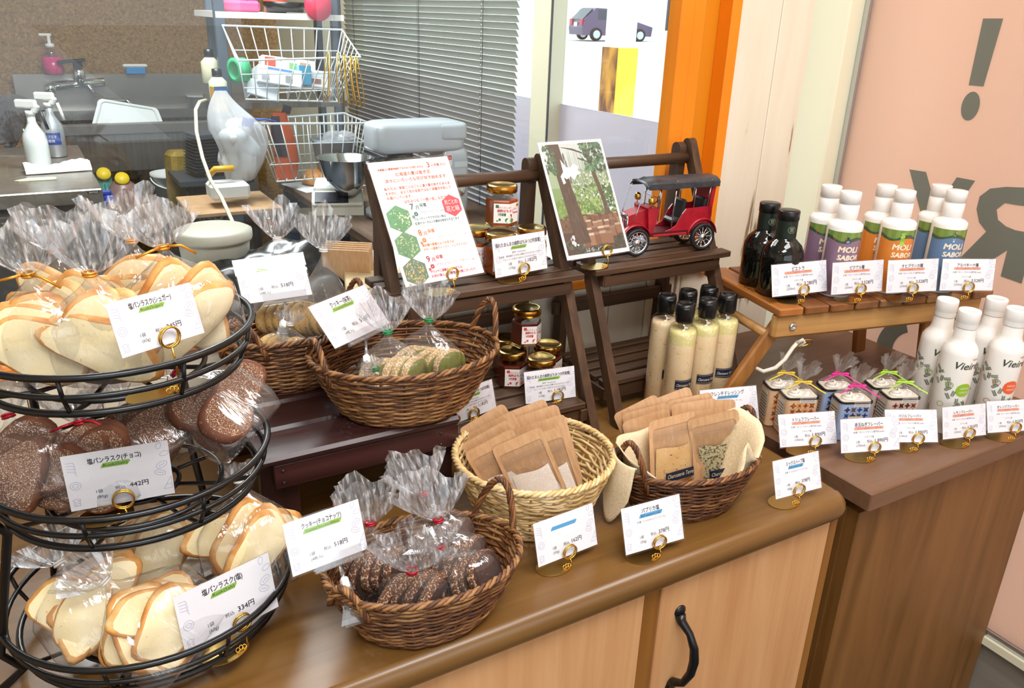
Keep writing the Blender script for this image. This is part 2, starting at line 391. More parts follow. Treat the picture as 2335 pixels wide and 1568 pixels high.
OU = [(2345, 428), (2292, 426), (2256, 430), (2232, 448), (2225, 477), (2231, 507), (2247, 528)]; IN = [(2345, 471), (2318, 468), (2290, 463), (2271, 478), (2274, 501), (2292, 516), (2314, 525)]
for k in range(6): quadp(OU[k], OU[k+1], IN[k+1], IN[k])
quadp((2247, 528), (2186, 590), (2234, 610), (2295, 571)); quadp((2247, 528), (2295, 571), (2314, 525)); quadp((2295, 571), (2280, 630), (2328, 647), (2352, 560), (2352, 532), (2314, 525))
ringp(2075, 800, 80, 80, 38, PI*.85, PI*1.45)
wl = mb.build('trim_3', M['filmgrey']); struct(wl)
mb = MB()
mb.box((WX+.012, -.4, .378), (.03, 3.04, .012), 0); mb.box((WX+.006, 1.122, 1.45), (.024, .010, 2.2), 0)
struct(mb.build('trim_4', M['alu']))
mb = MB(); mb.box((WX+.02, -.4, .363), (.06, 3.04, .016), 1); mb.box((WX+.03, -.4, .18), (.05, 3.04, .355), 0); mb.box((WX+.04, 1.3, 2.58), (.06, 8, .3), 1); mb.box((WX+.045, 3.2, .18), (.05, 4.2, .355), 1)
struct(mb.build('wall_right', [M['grey_sill'], M['cream']]))
struct(MB().box((WX-.008, 1.182, 1.45), (.075, .108, 2.5), 0, None, .003).build('trim_5', M['cream']))
mb = MB(); mb.box((WX-.005, 2.245, 1.45), (.06, .1, 2.5), 0, None, .003); mb.box((WX-.033, 2.192, 1.45), (.004, .006, 2.5), 1)
mb.box((WX+.01, 4.6, 1.45), (.06, 1.3, 2.5), 0)
struct(mb.build('trim_6', [M['cream'], M['greydark']]))
struct(MB().box((WX+.018, 2.59, 1.83), (.006, 2.72, 1.27)).build('window_3', M['pane']))
struct(MB().box((WX+.018, 2.59, .78), (.006, 2.72, .834)).build('window_4', M['frost']))
# outside
mb = MB(); mb.add([(1.6, -60, -.12), (1.6, 70, -.12), (90, 70, 1.4), (90, -60, 1.4)], [(0, 3, 2, 1)])
struct(mb.build('ground', M['asphalt']))
M['bldg'] = plain('white_building', 'f0f0ee', .8)
mb = MB(); mb.box((47, 35, 5), (1, 70, 9)); struct(mb.build('wall_opposite', M['bldg']))
# ------------------------------------------------------------------ counter, cabinet, bench, racks
T = .85
M['dark_in'] = plain('dark_cabinet_inside', '2a1a0c', .6)
def bull(x0, x1, yf, yb, z0, z1, r, cr):
    """worktop slab with a rounded nose along the front and a rounded right corner"""
    b = MB(); prof = [(0, z1)]
    n = 6
    out = [(x0, yb)]; out.append((x0, yf))
    for k in range(n+1):
        a = -PI/2+PI/2*k/n; out.append((x1-cr+cr*math.cos(a), yf+cr+cr*math.sin(a)))
    out.append((x1, yb))
    c = Vector(((x0+x1)/2, (yf+yb)/2))
    rings = []
    for k in range(9):
        a = PI/2-PI*k/8; ins = r*(1-math.cos(a)) if True else 0
        z = (z0+z1)/2+(z1-z0)/2*math.sin(a); ring = []
        for i, (x, y) in enumerate(out):
            dx = -ins if x > x1-cr-.001 and i >= 2 and i <= n+2 else 0
            dy = ins if (1 <= i <= n+2 and y < yf+cr) else 0
            ring.append((x+dx, y+dy, z))
        rings.append(ring)
    L = len(out); vs = [p for q in rings for p in q]
    fs = [(k*L+i, (k+1)*L+i, (k+1)*L+(i+1) % L, k*L+(i+1) % L) for k in range(8) for i in range(L)]
    b.add(vs, fs, 0, None, True); b.add(rings[0], [tuple(range(L))]); b.add(rings[-1], [tuple(range(L))[::-1]])
    return b
o = bull(-.8, .912, .583, 1.12, .814, T, .012, .025).build('worktop', M['worktop'])
tag(o, 'long brown worktop with rounded front edge carrying the wicker baskets', 'worktop')
t = thing('counter_cabinet', 'low cabinet with pale wood doors under the rounded brown worktop', 'cabinet', (.05, .85, 0))
mb = MB(); mb.box((.0, .01, .41), (1.66, .47, .806), 0); mb.build('body', M['oak_stile'], t)
def slab(name, x0, x1, z0, z1, y, th, mt, par): return MB().box(((x0+x1)/2-par.location.x, y+th/2-par.location.y, (z0+z1)/2), (x1-x0, th, z1-z0), 0, None, .0015).build(name, mt, par)
slab('stile', .562, .588, .02, .812, .603, .02, M['oak_stile'], t); slab('stile', .893, .909, .02, .812, .6, .5, M['oak_stile'], t)
d = slab('door', .588, .892, .05, .811, .5995, .02, M['oak_door'], t)
mb = MB()
hx = .622-.05; hy = .5995-.85
path = [(hx, hy-.001, .752), (hx, hy-.006, .744), (hx+.002, hy-.02, .735), (hx+.006, hy-.027, .715), (hx+.008, hy-.028, .695), (hx+.006, hy-.027, .675), (hx+.002, hy-.02, .655), (hx, hy-.006, .646), (hx, hy-.001, .638)]
mb.tube(path, [.0075, .006, .0048, .0058, .0065, .0058, .0048, .006, .0075], 10)
for z in (.757, .633): mb.lathe([(.0, hy-.004), (.006, hy-.0035), (.009, hy-.001), (.009, hy+.0003)], 16, mat=Matrix(((1, 0, 0, hx), (0, 0, 1, 0), (0, 1, 0, z), (0, 0, 0, 1))))
h = mb.build('handle', M['black'], d); h['label'] = 'black bow handle'
d = slab('door', .10, .561, .05, .811, .5995, .02, M['oak_door'], t)
slab('door', -.37, .098, .05, .811, .5995, .02, M['oak_door'], t)
t = thing('dark_cabinet', 'dark stained pine cabinet against the pink window', 'cabinet', (1.19, .85, 0))
mb = MB(); mb.box((1.193-1.19, .849-.85, .835), (.513, .546, .03), 0, None, .002); mb.build('top', M['pine_top'], t)
mb = MB(); mb.box((1.199-1.19, .61-.85, .405), (.49, .022, .79), 0, None, .001); mb.build('front_panel', M['pine_front'], t)
for xs_ in (.962, 1.43): MB().box((xs_-1.19, .86-.85, .405), (.02, .48, .79), 0).build('side_panel', M['pine_front'], t)
# bench
t = thing('bench', 'dark stained wooden bench carrying the sesame and matcha cookie baskets', 'bench', (.275, .96, T))
zt = .975-T
for k, (y0, y1) in enumerate(((.826, .893), (.897, .965), (.969, 1.036), (1.04, 1.105))):
    MB().box((.298-.275, (y0+y1)/2-.96, zt-.006), (.256, y1-y0, .012), 0, None, .004).build('top_board', M['bench'], t)
MB().box((.305-.275, .836-.96, zt-.0275), (.236, .014, .031), 0, None, .001).build('apron', M['bench'], t)
MB().box((.305-.275, 1.09-.96, zt-.0275), (.236, .014, .031), 0, None, .001).build('apron', M['bench'], t)
for sx in (.196, .399):
    for sy in (.851, 1.08): MB().box((sx-.275, sy-.96, (zt-.012)/2), (.044 if sy < 1 else .03, .016, zt-.012), 0, None, .001).build('leg', M['bench_z'], t)
    MB().box((sx-.275, .965-.96, zt-.0275), (.014, .215, .03), 0).build('side_rail', M['bench'], t)
mb = MB()
for x in (.197, .398):
    for z in (zt-.02, zt-.036): mb.lathe([(.0025, 0), (.0015, .0012), (0, .0015)], 8, mat=Matrix(((1, 0, 0, x-.275), (0, 0, -1, .829-.96), (0, 1, 0, z), (0, 0, 0, 1))))
mb.build('screw', M['bench'], t)
# folding shelf racks
def rack(x0, x1, dy, lo_front, label, ht=0):
    cx = (x0+x1)/2; W = x1-x0; t = thing('folding_shelf', label, 'shelf', (cx, 1.0+dy, T))
    def leg(sx, y0, z0, y1, z1, wd=.015, dp=.022):
        a = Vector((sx, y0-1, z0-T)); b = Vector((sx, y1-1, z1-T)); d = b-a; ang = math.atan2(-d.y, d.z)
        m_ = Matrix.Translation(a) @ Matrix.Rotation(ang, 4, 'X'); L = d.length; mb = MB(); n = 8
        out = [(-dp/2, 0), (dp/2, 0)]+[(dp/2*math.cos(PI*k/n), L-dp/2+dp/2*math.sin(PI*k/n)) for k in range(n+1)]
        vs = [(-wd/2, u, v) for u, v in out]+[(wd/2, u, v) for u, v in out]; k = len(out)
        mb.add(vs, [tuple(range(k))[::-1], tuple(range(k, 2*k))]+[(i, (i+1) % k, k+(i+1) % k, k+i) for i in range(k)], 0, None, False, m_)
        mb.build('leg', M['rack_z'], t)
    for s in (-1, 1):
        leg(s*(W/2-.008), .893, T+.001, 1.082, 1.278+ht, dp=.019); leg(s*(W/2-.024), 1.098, T+.001, 1.086, 1.272+ht)
        MB().box((s*(W/2-.02), (lo_front+1.085)/2-1, .033), (.014, 1.085-lo_front, .02), 0, None, .001).build('side_rail', M['rack_y'], t)
        MB().box((s*(W/2-.02), 1.025-1, 1.069-T), (.014, .115, .02), 0, None, .001).build('side_rail', M['rack_y'], t)
    mb = MB(); mb.tube([(-W/2+.012, .0765, 1.246+ht-T), (W/2-.012, .0765, 1.246+ht-T)], .0095, 14); mb.build('top_rail', M['rack'], t)
    mb = MB()
    for k in range(4): mb.box((0, .962+.0125+k*.0315-1, 1.085-T), (W+.012, .025, .010), 0, None, .0015)
    mb.box((0, .972-1, 1.068-T), (W-.03, .012, .018), 0, None, .001)
    mb.build('upper_shelf', M['rack'], t)
    mb = MB(); n = 5 if lo_front < .92 else 5; st = (1.09-lo_front)/n
    for k in range(n): mb.box((0, lo_front+st*(k+.5)-1-.002, .0485), (W-.034, st-.009, .010), 0, None, .0015)
    mb.build('lower_shelf', M['rack'], t)
    mb = MB(); mb.box((0, 1.108-1-dy-.012, .135), (W-.01, .010, .022), 0, None, .001); mb.build('back_brace', M['rack'], t)
    mb = MB(); mb.box((0, lo_front-1+.012, .03), (W-.034, .012, .022), 0, None, .001); mb.build('front_brace', M['rack'], t)
    return t
rack(.402, .697, 0, .902, 'dark wooden folding shelf holding the honey jars and the written poster', -.026)
rack(.733, 1.003, .004, .944, 'dark wooden folding shelf holding the red toy car', -.016)
# small folding table
aw = [wood('acacia_board_%d' % k, a, b, c, 'y', 90, .35) for k, (a, b, c) in enumerate((('8a4f22', 'a5652c', 'b87a3d'), ('5b3319', '73441f', '8a5a2e'), ('6b4426', '8a6038', '9c7448'), ('5e3a1c', '7a4d28', 'a06c3c')))]
M['acacia_x'] = wood('acacia_rail', '9a6a38', 'b98a50', 'c99c62', 'x', 70, .4); M['acacia_z'] = wood('acacia_leg', '7a4a20', '99642e', 'b07c40', 'z', 90, .4)
FT = Vector((.971, .812, 0)); FY = -.205
t = thing('folding_table', 'small slatted acacia folding table carrying the oil bottles', 'table', (FT.x, FT.y, T), FY)
H = 1.04-T; FW, FD = .428, .225
for k in range(9):
    MB().box((.022+k*.0485, FD/2, H-.0065), (.0445, FD, .013), 0, None, .002).build('slat', aw[(0, 1, 1, 3, 2, 1, 2, 1, 2)[k]], t)
for y in (.018, FD-.018):
    mb = MB(); c = [(.0, -.0225), (.012, -.0225), (FW, -.0225), (FW, .0225), (0, .0225)]
    mb.box((FW/2-.001, y, H-.013-.021), (FW-.006, .016, .042), 0, None, .005); mb.build('apron', M['acacia_x'], t)
for y in (.032, FD-.032):
    for x0, x1 in ((.035, -.075), (FW-.1, FW-.075)):
        a = Vector((x0, y, H-.02)); b = Vector((x1, y, .001)); d = b-a; ang = math.atan2(d.x, d.z)
        m_ = Matrix.Translation((a+b)/2) @ Matrix.Rotation(ang, 4, 'Y'); mb = MB(); vs0 = len(mb.v); mb.box((0, 0, 0), (.026, .013, d.length-.012), 0, None, .003)
        mb.v = [tuple(m_ @ Vector(p)) for p in mb.v]; mb.build('leg', M['acacia_z'], t)
mb = MB(); mb.tube([(.004, .03, H-.052), (.004, FD-.03, H-.052)], .0075, 12); mb.build('dowel', M['acacia_x'], t)
mb = MB(); mb.lathe([(.0, 0), (.007, .0), (.007, .0015), (.005, .003), (.003, .003), (.0025, .0015), (0, .0015)], 18, mat=Matrix(((1, 0, 0, .036), (0, 0, -1, .0102), (0, 1, 0, H-.035), (0, 0, 0, 1)))); mb.build('bolt', M['chrome'], t)
mb = MB(); ce = Vector((.052, .001, H-.06)); mb.tube([ce+Vector((.016*math.cos(a), -.006*math.sin(a)-.003, .008*math.sin(a))) for a in [k*PI/12 for k in range(24)]], .0012, 6, closed=True); mb.build('ring', M['gold'], t)
mb = MB(); mb.tube([(.04, -.004, H-.056), (.03, -.006, H-.064), (.016, -.009, H-.082), (.002, -.008, H-.095), (-.015, -.002, H-.102), (-.022, .008, H-.1)], .0032, 8); mb.tube([(.044, -.004, H-.062), (.048, -.009, H-.055), (.043, -.011, H-.05), (.038, -.006, H-.056), (.044, -.001, H-.06)], .003, 8, closed=True)
M['rope'] = noisy('cotton_rope', [(.3, 'cfc6b4'), (.7, 'e6dfd0')], (400, 400, 900), .8, .3); mb.build('rope', M['rope'], t)
mb = MB(); mp = lambda x, y, l: (x, y, H+.0003)
for k, s in enumerate(('A', 'B', 'L')): text(mb, 'ABOL'[k], .012, .11-.012*k, .012, lin('2b1a0c'), 'c', mp=mp)
mb.build('stamp', M['print'], t)
# ------------------------------------------------------------------ three tier wire stand
t = thing('wire_basket_stand', 'black wire stand of three round baskets full of bagged rusks', 'stand', (.043, .772, T))
TIER = [(.910, .138), (1.055, .125), (1.180, .120)]
def circ(r, z, n=64, k=1.0): return [(r*math.cos(2*PI*i/n), r*math.sin(2*PI*i/n)*k, z) for i in range(n)]
for z, r in TIER:
    h = z-T; mb = MB()
    mb.tube(circ(r, h), .0032, 8, closed=True); mb.tube(circ(r*.965, h-.018), .0026, 8, closed=True); mb.tube(circ(r*.90, h-.036), .0032, 8, closed=True)
    mb.tube(circ(r*.62, h-.041), .0026, 8, closed=True); mb.tube(circ(r*.3, h-.041), .0024, 8, closed=True)
    for k in range(8):
        a = 2*PI*(k+.45)/8; c, s = math.cos(a), math.sin(a)
        mb.tube([(c*r*1.0, s*r*1.0, h), (c*r*.97, s*r*.97, h-.018), (c*r*.9, s*r*.9, h-.036), (c*r*.62, s*r*.62, h-.043), (c*.012, s*.012, h-.043)], .0021, 6)
    mb.build('basket', M['black'], t)
mb = MB()
for a in (1.0, 3.4, 5.2)[:2]:
    c, s = math.cos(a), math.sin(a); pts = []
    for z, r in TIER: pts += [(c*r*.92, s*r*.92, z-T-.046), (c*(r+.004), s*(r+.004), z-T-.02)]
    mb.tube([(c*.15, s*.15, .001)]+pts, .0042, 8)
a = 2.2; mb.tube([(math.cos(a)*.155, math.sin(a)*.155, .001), (math.cos(a)*.144, math.sin(a)*.144, .06), (math.cos(a)*.13, math.sin(a)*.13, .2), (math.cos(a)*.125, math.sin(a)*.125, .33)], .0042, 8)
mb.build('frame', M['black'], t)
for k in range(3):
    a = (.35, 2.4, 4.3)[k]; mb = MB(); mb.tube([(math.cos(a)*.085, math.sin(a)*.085, .019), (math.cos(a)*.11, math.sin(a)*.11, .012), (math.cos(a)*.12, math.sin(a)*.12, .004)], .0035, 8); mb.build('foot', M['black'], t)
# ------------------------------------------------------------------ price cards and posters
INK = lin('2b2a3a'); LAV = lin('b9b4d2'); GRN = lin('8fbf4d'); RED = lin('e8573a'); BLU = lin('4aa3d8'); WHT = lin('f4f3f8')
def strip(mb, pts, w, col, mp, closed=False, mi=0):
    n = len(pts)
    for i in range(n if closed else n-1):
        a = Vector(pts[i]); b = Vector(pts[(i+1) % n]); d = b-a
        if d.length < 1e-7: continue
        nn = Vector((-d.y, d.x)).normalized()*w/2; d = d.normalized()*w*.3
        mb.poly([mp(*q, .0001) for q in (a-nn-d, b-nn+d, b+nn+d, a+nn-d)], mi, col)
def oval(cx, cy, rx, ry, rot=0, n=16, a0=0, a1=2*PI):
    c, s = math.cos(rot), math.sin(rot); o = []
    for k in range(n):
        t = a0+(a1-a0)*k/(n if a1-a0 > 6.2 else n-1); x, y = rx*math.cos(t), ry*math.sin(t); o.append((cx+c*x-s*y, cy+s*x+c*y))
    return o
def doodles(mb, w, h, mp, col=LAV):
    L = .0045*w
    def loaf(x, y, r, rot, spots=True):
        strip(mb, oval(x, y, r, r*.6, rot, 14), L, col, mp, True)
        if spots:
            for k in range(3): strip(mb, oval(x+r*.4*(k-1)*math.cos(rot), y+r*.4*(k-1)*math.sin(rot), r*.07, r*.07, 0, 5), L, col, mp, True)
    def pretzel(x, y, r):
        strip(mb, oval(x, y, r, r, 0, 14), L, col, mp, True); strip(mb, oval(x, y, r*.55, r*.5, 0, 10), L, col, mp, True)
    def slice_(x, y, r):
        strip(mb, [(x-r*.6, y-r), (x+r*.6, y-r), (x+r*.6, y+r*.3), (x+r*.8, y+r*.7), (x, y+r), (x-r*.8, y+r*.7), (x-r*.6, y+r*.3)], L, col, mp, True)
        for k in range(4): strip(mb, oval(x+r*(.3 if k % 2 else -.25), y-r*.7+r*.35*k, r*.08, r*.08, 0, 5), L, col, mp, True)
    for k in range(4): strip(mb, [(w*.035, h*(.72+.05*k)), (w*.10, h*(.70+.055*k)), (w*.115, h*(.62+.06*k))], L, col, mp)
    pretzel(w*.085, h*.45, w*.05); slice_(w*.07, h*.15, w*.045)
    loaf(w*.905, h*.93, w*.04, 1.3, False); loaf(w*.95, h*.78, w*.045, .3, False); loaf(w*.91, h*.58, w*.06, .5); loaf(w*.885, h*.44, w*.055, -.35)
    strip(mb, [(w*.9, h*.12), (w*.985, h*.34), (w*.985, h*.12)], L, col, mp, True); strip(mb, [(w*.93, h*.2), (w*.985, h*.2)], L, col, mp)
CARD = {
    'sugar': (0.0408, 0.6730, 1.1845, 23.8, 18.0, 0.0752, 0.0450),
    'choco': (-0.0160, 0.7195, 1.0300, -6.3, -5.0, 0.0853, 0.0580),
    'salt': (0.0527, 0.6492, 0.8950, 16.1, 11.0, 0.0961, 0.0596),
    'sesame': (0.2130, 1.0343, 1.0900, 1.7, 34.0, 0.0921, 0.0589),
    'matcha': (0.2806, 0.8746, 1.0750, 30.5, 41.0, 0.1057, 0.0592),
    'nuts': (0.1554, 0.6499, 0.9450, 6.7, 19.0, 0.0793, 0.0523),
    'h7': (0.5520, 0.9704, 1.1000, 7.1, 12.0, 0.0961, 0.0557),
    'h9': (0.5911, 0.9370, 0.9060, -8.4, 15.0, 0.0838, 0.0486),
    'h8': (0.4710, 0.9289, 0.9060, 12.5, 16.0, 0.0757, 0.0446),
    'dress': (0.8493, 0.8241, 0.8630, -15.4, 25.0, 0.0997, 0.0539),
    's162': (0.4318, 0.6421, 0.8630, 3.1, 17.0, 0.0865, 0.0519),
    'papr': (0.5354, 0.6129, 0.8630, -4.2, 20.0, 0.0844, 0.0557),
    'herb': (0.7888, 0.6165, 0.8630, -5.8, 20.0, 0.0800, 0.0512),
    'piet': (0.9746, 0.8353, 1.0530, -8.3, 16.0, 0.1084, 0.0499),
    'rue': (1.0713, 0.8025, 1.0530, -12.9, 11.0, 0.0979, 0.0509),
    'bla': (1.1630, 0.7700, 1.0530, -17.1, 11.0, 0.0941, 0.0527),
    'arb': (1.2596, 0.7405, 1.0530, -24.7, 11.0, 0.0925, 0.0518),
    'tru': (0.9037, 0.7150, 0.8630, -18.7, 25.0, 0.0940, 0.0489),
    'oni': (0.9728, 0.6606, 0.8630, -19.9, 21.0, 0.0963, 0.0501),
    'bas': (1.0640, 0.6518, 0.8630, -26.6, 27.0, 0.0828, 0.0497),
    'lem': (1.1531, 0.6165, 0.8630, -15.9, 19.0, 0.0802, 0.0497),
    'ora': (1.2390, 0.5969, 0.8630, -19.7, 22.0, 0.0798, 0.0495),
    'pA': (0.4073, 0.9565, 1.1100, 7.3, 33.0, 0.1283, 0.1771),
    'pB': (0.6776, 0.9747, 1.1100, 2.4, 30.0, 0.1223, 0.1858),
}
def frame_of(key):
    x, y, z, yaw, tilt, w, h = CARD[key]; yaw = math.radians(yaw); tl = math.radians(tilt)
    e = Vector((math.cos(yaw), math.sin(yaw), 0)); bk = Vector((-e.y, e.x, 0)); u = Vector((0, 0, 1))*math.cos(tl)+bk*math.sin(tl); n = e.cross(u)
    m = Matrix((e, u, n)).transposed().to_4x4(); m.translation = (x, y, z); return m, w, h
def card(key, title, sub, tint, mid, unit, price, label, tw=None):
    m, w, h = frame_of(key); t = thing('price_card', label, 'price card', group='price cards', mtx=m)
    mp = lambda x, y, l: (x, y, .0003+l); mb = MB()
    mb.box((w/2, h/2, 0), (w, h, .0005), 0, None, 0, WHT); doodles(mb, w, h, mp)
    oil = len(mid) > 1
    y0 = .76 if oil else .8
    if title: text(mb, title, w*.48, h*y0, w*(.07 if oil else .078), INK, 'c', mp=mp, bold=w*.0012, width=tw and w*tw)
    if sub:
        n = glyphs(sub); sw = min(.5, (n[3]-n[2])*.045+.09) if sub.strip() else .42; a, b = w*(.48-sw/2), w*(.48+sw/2); yb = h*(y0-.105); t_ = h*.085
        if tint is RED:
            mb.poly([mp(*q, .00006) for q in ((a, yb), (b, yb+.001*h), (b, yb+t_), (a, yb+t_))], 0, lin('f3a58c'))
        else: mb.poly([mp(*q, .00006) for q in ((a-.01*w, yb), (b-.02*w, yb-.003*h), (b+.01*w, yb+t_*.7), (b, yb+t_), (a+.02*w, yb+t_), (a, yb+t_*.4))], 0, tint)
        text(mb, sub, w*.48, yb+t_*.22, w*.045, INK if tint is not RED else lin('7a2216'), 'c', width=sw*w*.86, mp=mp)
    for k, s in enumerate(mid): text(mb, s, w*.48, h*(y0-.2-.085*k-(.06 if oil and k == len(mid)-1 and '産' in s else 0)), w*.034, lin('55546a'), 'c', mp=mp)
    for k, s in enumerate(unit): text(mb, s, w*.26, h*(.26-.1*k), w*.05, INK, 'l', mp=mp)
    text(mb, '税込', w*.44, h*.27, w*.05, INK, 'l', mp=mp); text(mb, price, w*.58, h*.27, w*.075, INK, 'l', mp=mp, bold=w*.0009)
    mb.build('sheet', M['print'], t)
    q = MB(); e = .0018; q.box((w/2, h/2, .0008), (w+2*e, h+2*e, .0002)); q.build('laminate', M['lam'], t)
    return t
def stand(key, u, label, zb, plate=(-.012, .004), dz=.006):
    """gold wire ring on a gold plate that grips a card by its lower edge"""
    m, w, h = frame_of(key); p = m @ Vector((w*u, dz, .0028)); e = m.col[0].xyz; f = Vector((e.y, -e.x, 0)); H = p.z-zb
    t = thing('card_stand', label, 'card stand', (p.x, p.y, zb), math.atan2(e.y, e.x), 'gold card stands')
    mb = MB(); o = []
    for k in range(28):
        a = 2*PI*k/28; rr = .021+.005*math.cos(a-2.6)
        o.append((plate[0]+rr*math.cos(a)*1.12, plate[1]+rr*math.sin(a)*.8))
    mb.prism(o, .0004, .0013); mb.build('base_plate', M['gold_plate'], t)
    mb = MB(); R_ = .0088
    c = (0, -.001, H)
    for j, yy in enumerate((-.0026, .0)):
        mb.tube([(R_*math.sin(a), yy, H+R_*math.cos(a)) for a in [PI+2*PI*k/22 for k in range(22)]], .0009, 6, closed=True)
    mb.tube([(0, -.0026, H-R_), (.0012, -.004, (H-R_)*.6), (.001, -.004, .0014)], .0009, 6)
    for k in range(3): mb.tube([(-.002-.0035*k+.002*math.cos(a), -.004+.0012*math.sin(a), .0032+.0016*math.sin(a)+.001*(k % 2)) for a in [PI*i/5 for i in range(10)]], .0007, 5, closed=True)
    mb.build('wire_ring', M['gold'], t); return t
G = '1袋'
card('sugar', '塩パンラスク(シュガー)', 'Rusk(Sugar)', GRN, [], [G, '(60g)'], '345円', 'white price card reading 345円 on the top basket of sugar rusks', .5)
card('choco', '塩パンラスク(チョコ)', 'Rusk(Salt)', GRN, [], [G, '(80g)'], '442円', 'white price card reading 442円 before the chocolate rusks', .5)
card('salt', '塩パンラスク(塩)', 'Rusk(Salt)', GRN, [], [G, '(60g)'], '334円', 'white price card reading 334円 before the plain salt rusks', .42)
card('sesame', 'クッキー(黒ごま)', 'Cookie(Sesame)', GRN, [], [G, '(4枚入)'], '518円', 'white price card on clear clip naming sesame cookies', .4)
card('matcha', 'クッキー(抹茶)', 'Cookie(Matcha)', GRN, [], [G, '(4枚入)'], '518円', 'white price card on clear clip naming matcha cookies', .36)
card('nuts', 'クッキー(チョコナッツ)', 'Cookie(Chocolate&Nut)', GRN, [], [G, '(4枚入)'], '518円', 'white price card on clear clip naming chocolate nut cookies', .52)
hl = ['北海道・東神楽町で大切に採蜜されたはちみつです', 'クローバーの花から採れたさわやかな甘さ']
card('h7', '採れたまんまの純粋はちみつ(7月採蜜)', 'Honey(July)', GRN, ['販売「month bee」']+hl, [G, '(130g)'], '1,182円', 'honey price card for the July harvest, on the upper shelf', .86)
card('h9', '採れたまんまの純粋はちみつ(9月採蜜)', 'Honey(September)', GRN, ['販売「month bee」']+hl, [G, '(130g)'], '1,182円', 'honey price card for the September harvest, before the lower jars', .86)
card('h8', '採れたまんまの純粋はちみつ(8月採蜜)', 'Honey(August)', GRN, ['販売「month bee」']+hl, [G, '(130g)'], '1,182円', 'honey price card half hidden between wicker basket and kraft pouches', .86)
card('dress', 'フレンチドレッシング', 'French dressing', BLU, ['丸瀬「シャルキュトリーテール」'], ['1本', '(150ml)'], '1,312円', 'price card behind the kraft pouches for the French dressing bottles', .58)
card('s162', '', ' ', BLU, [], [G, '(50g)'], '162円', 'price card reading 162円 before the pale rattan basket', .25)
card('papr', 'パプリカ塩', 'Bell peppers salt', BLU, ['丸瀬「シャルキュトリーテール」'], [G, '(50g)'], '378円', 'price card for paprika salt before the cloth-lined basket', .3)
card('herb', 'ミックスハーブ塩', 'Mix herb salt', BLU, ['丸瀬「シャルキュトリーテール」'], [G, '(50g)'], '378円', 'price card for mixed herb salt at the worktop corner', .4)
EV = 'プレミアムEXVオリーブオイル'
def oil(key, title, org, unit, price, label, tw): card(key, title, EV, RED, ['札幌「オリーブオイル専門店 biolk」', org], unit, price, label, tw)
oil('piet', 'ピエトラ', 'イタリア産', ['1本', '(250ml)'], '3,280円', 'price card reading 3,280円 before the black oil bottles', .22)
oil('rue', 'ピクアル種', 'スペイン産', ['1本', '(250ml)'], '3,528円', 'price card before the purple-labelled white bottles', .28)
oil('bla', 'オヒブランカ種', 'スペイン産', ['1本', '(250ml)'], '3,528円', 'price card before the orange-labelled white bottles', .42)
oil('arb', 'アルベキーナ種', 'スペイン産', ['1本', '(250ml)'], '3,528円', 'price card before the blue-labelled white bottles', .4)
oil('tru', 'トリュフフレーバー', 'イタリア産', ['1本', '(100ml)'], '1,890円', 'price card for truffle flavour before the yellow-ribboned tins', .46)
oil('oni', '赤玉ねぎフレーバー', 'イタリア産', ['1本', '(100ml)'], '1,890円', 'price card for red onion flavour before the pink-ribboned tins', .48)
oil('bas', 'バジルフレーバー', 'イタリア産', ['1本', '(100ml)'], '1,890円', 'price card for basil flavour before the green-ribboned tins', .44)
oil('lem', 'レモンフレーバー', 'スペイン産', ['1本', '(250ml)'], '1,353円', 'price card for lemon flavour before the slim white bottles', .44)
oil('ora', 'オレンジフレーバー', 'スペイン産', ['1本', '(250ml)'], '1,353円', 'price card for orange flavour before the slim white bottles', .5)
for k, u, z, l in (('sugar', .55, 1.142, 'gold card stand in the top wire basket'), ('choco', .5, 1.017, 'gold card stand in the middle wire basket'), ('salt', .58, .872, 'gold card stand in the bottom wire basket'),
        ('h7', .52, 1.0905, 'gold card stand before the July honey jars'), ('h9', .62, .8985, 'gold card stand before the lower honey jars'), ('h8', .4, .8985, 'gold card stand under the half hidden honey card'), ('dress', .14, T, 'gold card stand behind the cloth-lined basket'),
        ('s162', .5, T, 'gold card stand before the pale rattan basket'), ('papr', .55, T, 'gold card stand of the paprika salt card'), ('herb', .47, T, 'gold card stand at the worktop corner'),
        ('piet', .55, 1.04, 'gold card stand before the black oil bottles'), ('rue', .55, 1.04, 'gold card stand before the purple-labelled bottles'), ('bla', .5, 1.04, 'gold card stand before the orange-labelled bottles'), ('arb', .52, 1.04, 'gold card stand before the blue-labelled bottles'),
        ('tru', .6, T, 'gold card stand before the yellow-ribboned tins'), ('oni', .55, T, 'gold card stand before the pink-ribboned tins'), ('bas', .6, T, 'gold card stand before the green-ribboned tins'), ('lem', .58, T, 'gold card stand of the lemon flavour card'), ('ora', .6, T, 'gold card stand of the orange flavour card'),
        ('pA', .58, 1.0905, 'gold card stand gripping the written honey poster'), ('pB', .62, 1.0905, 'gold card stand gripping the forest poster')): stand(k, u, l, z)
# written poster
m, w, h = frame_of('pA'); t = thing('honey_poster', 'white poster of orange writing and three flower photos', 'poster', mtx=m)
mp = lambda x, y, l: (x*w, y*h, .0004+l); mb = MB(); mb.box((w/2, h/2, 0), (w, h, .0006), 0, None, 0, lin('fbfafc')); OR = lin('d9622f'); TE = lin('17756f'); O2 = lin('e58a2c'); R2 = lin('d23b4a')
asp = w/h
def pt(s, x, y, size, col, al='c', width=None, bold=0):
    vs, fs, x0, x1 = glyphs(s); k = size; W_ = (x1-x0)*k
    if width: k2 = width/(x1-x0)
    else: k2 = k
    ox = x-({'c': .5, 'l': 0, 'r': 1}[al])*(x1-x0)*k2
    for d in ((0, 0), (bold, 0), (0, bold)) if bold else ((0, 0),):
        mb.add([mp(ox+(v[0]-x0)*k2+d[0], y+v[1]*size*asp+d[1], .0001) for v in vs], fs, 0, col)
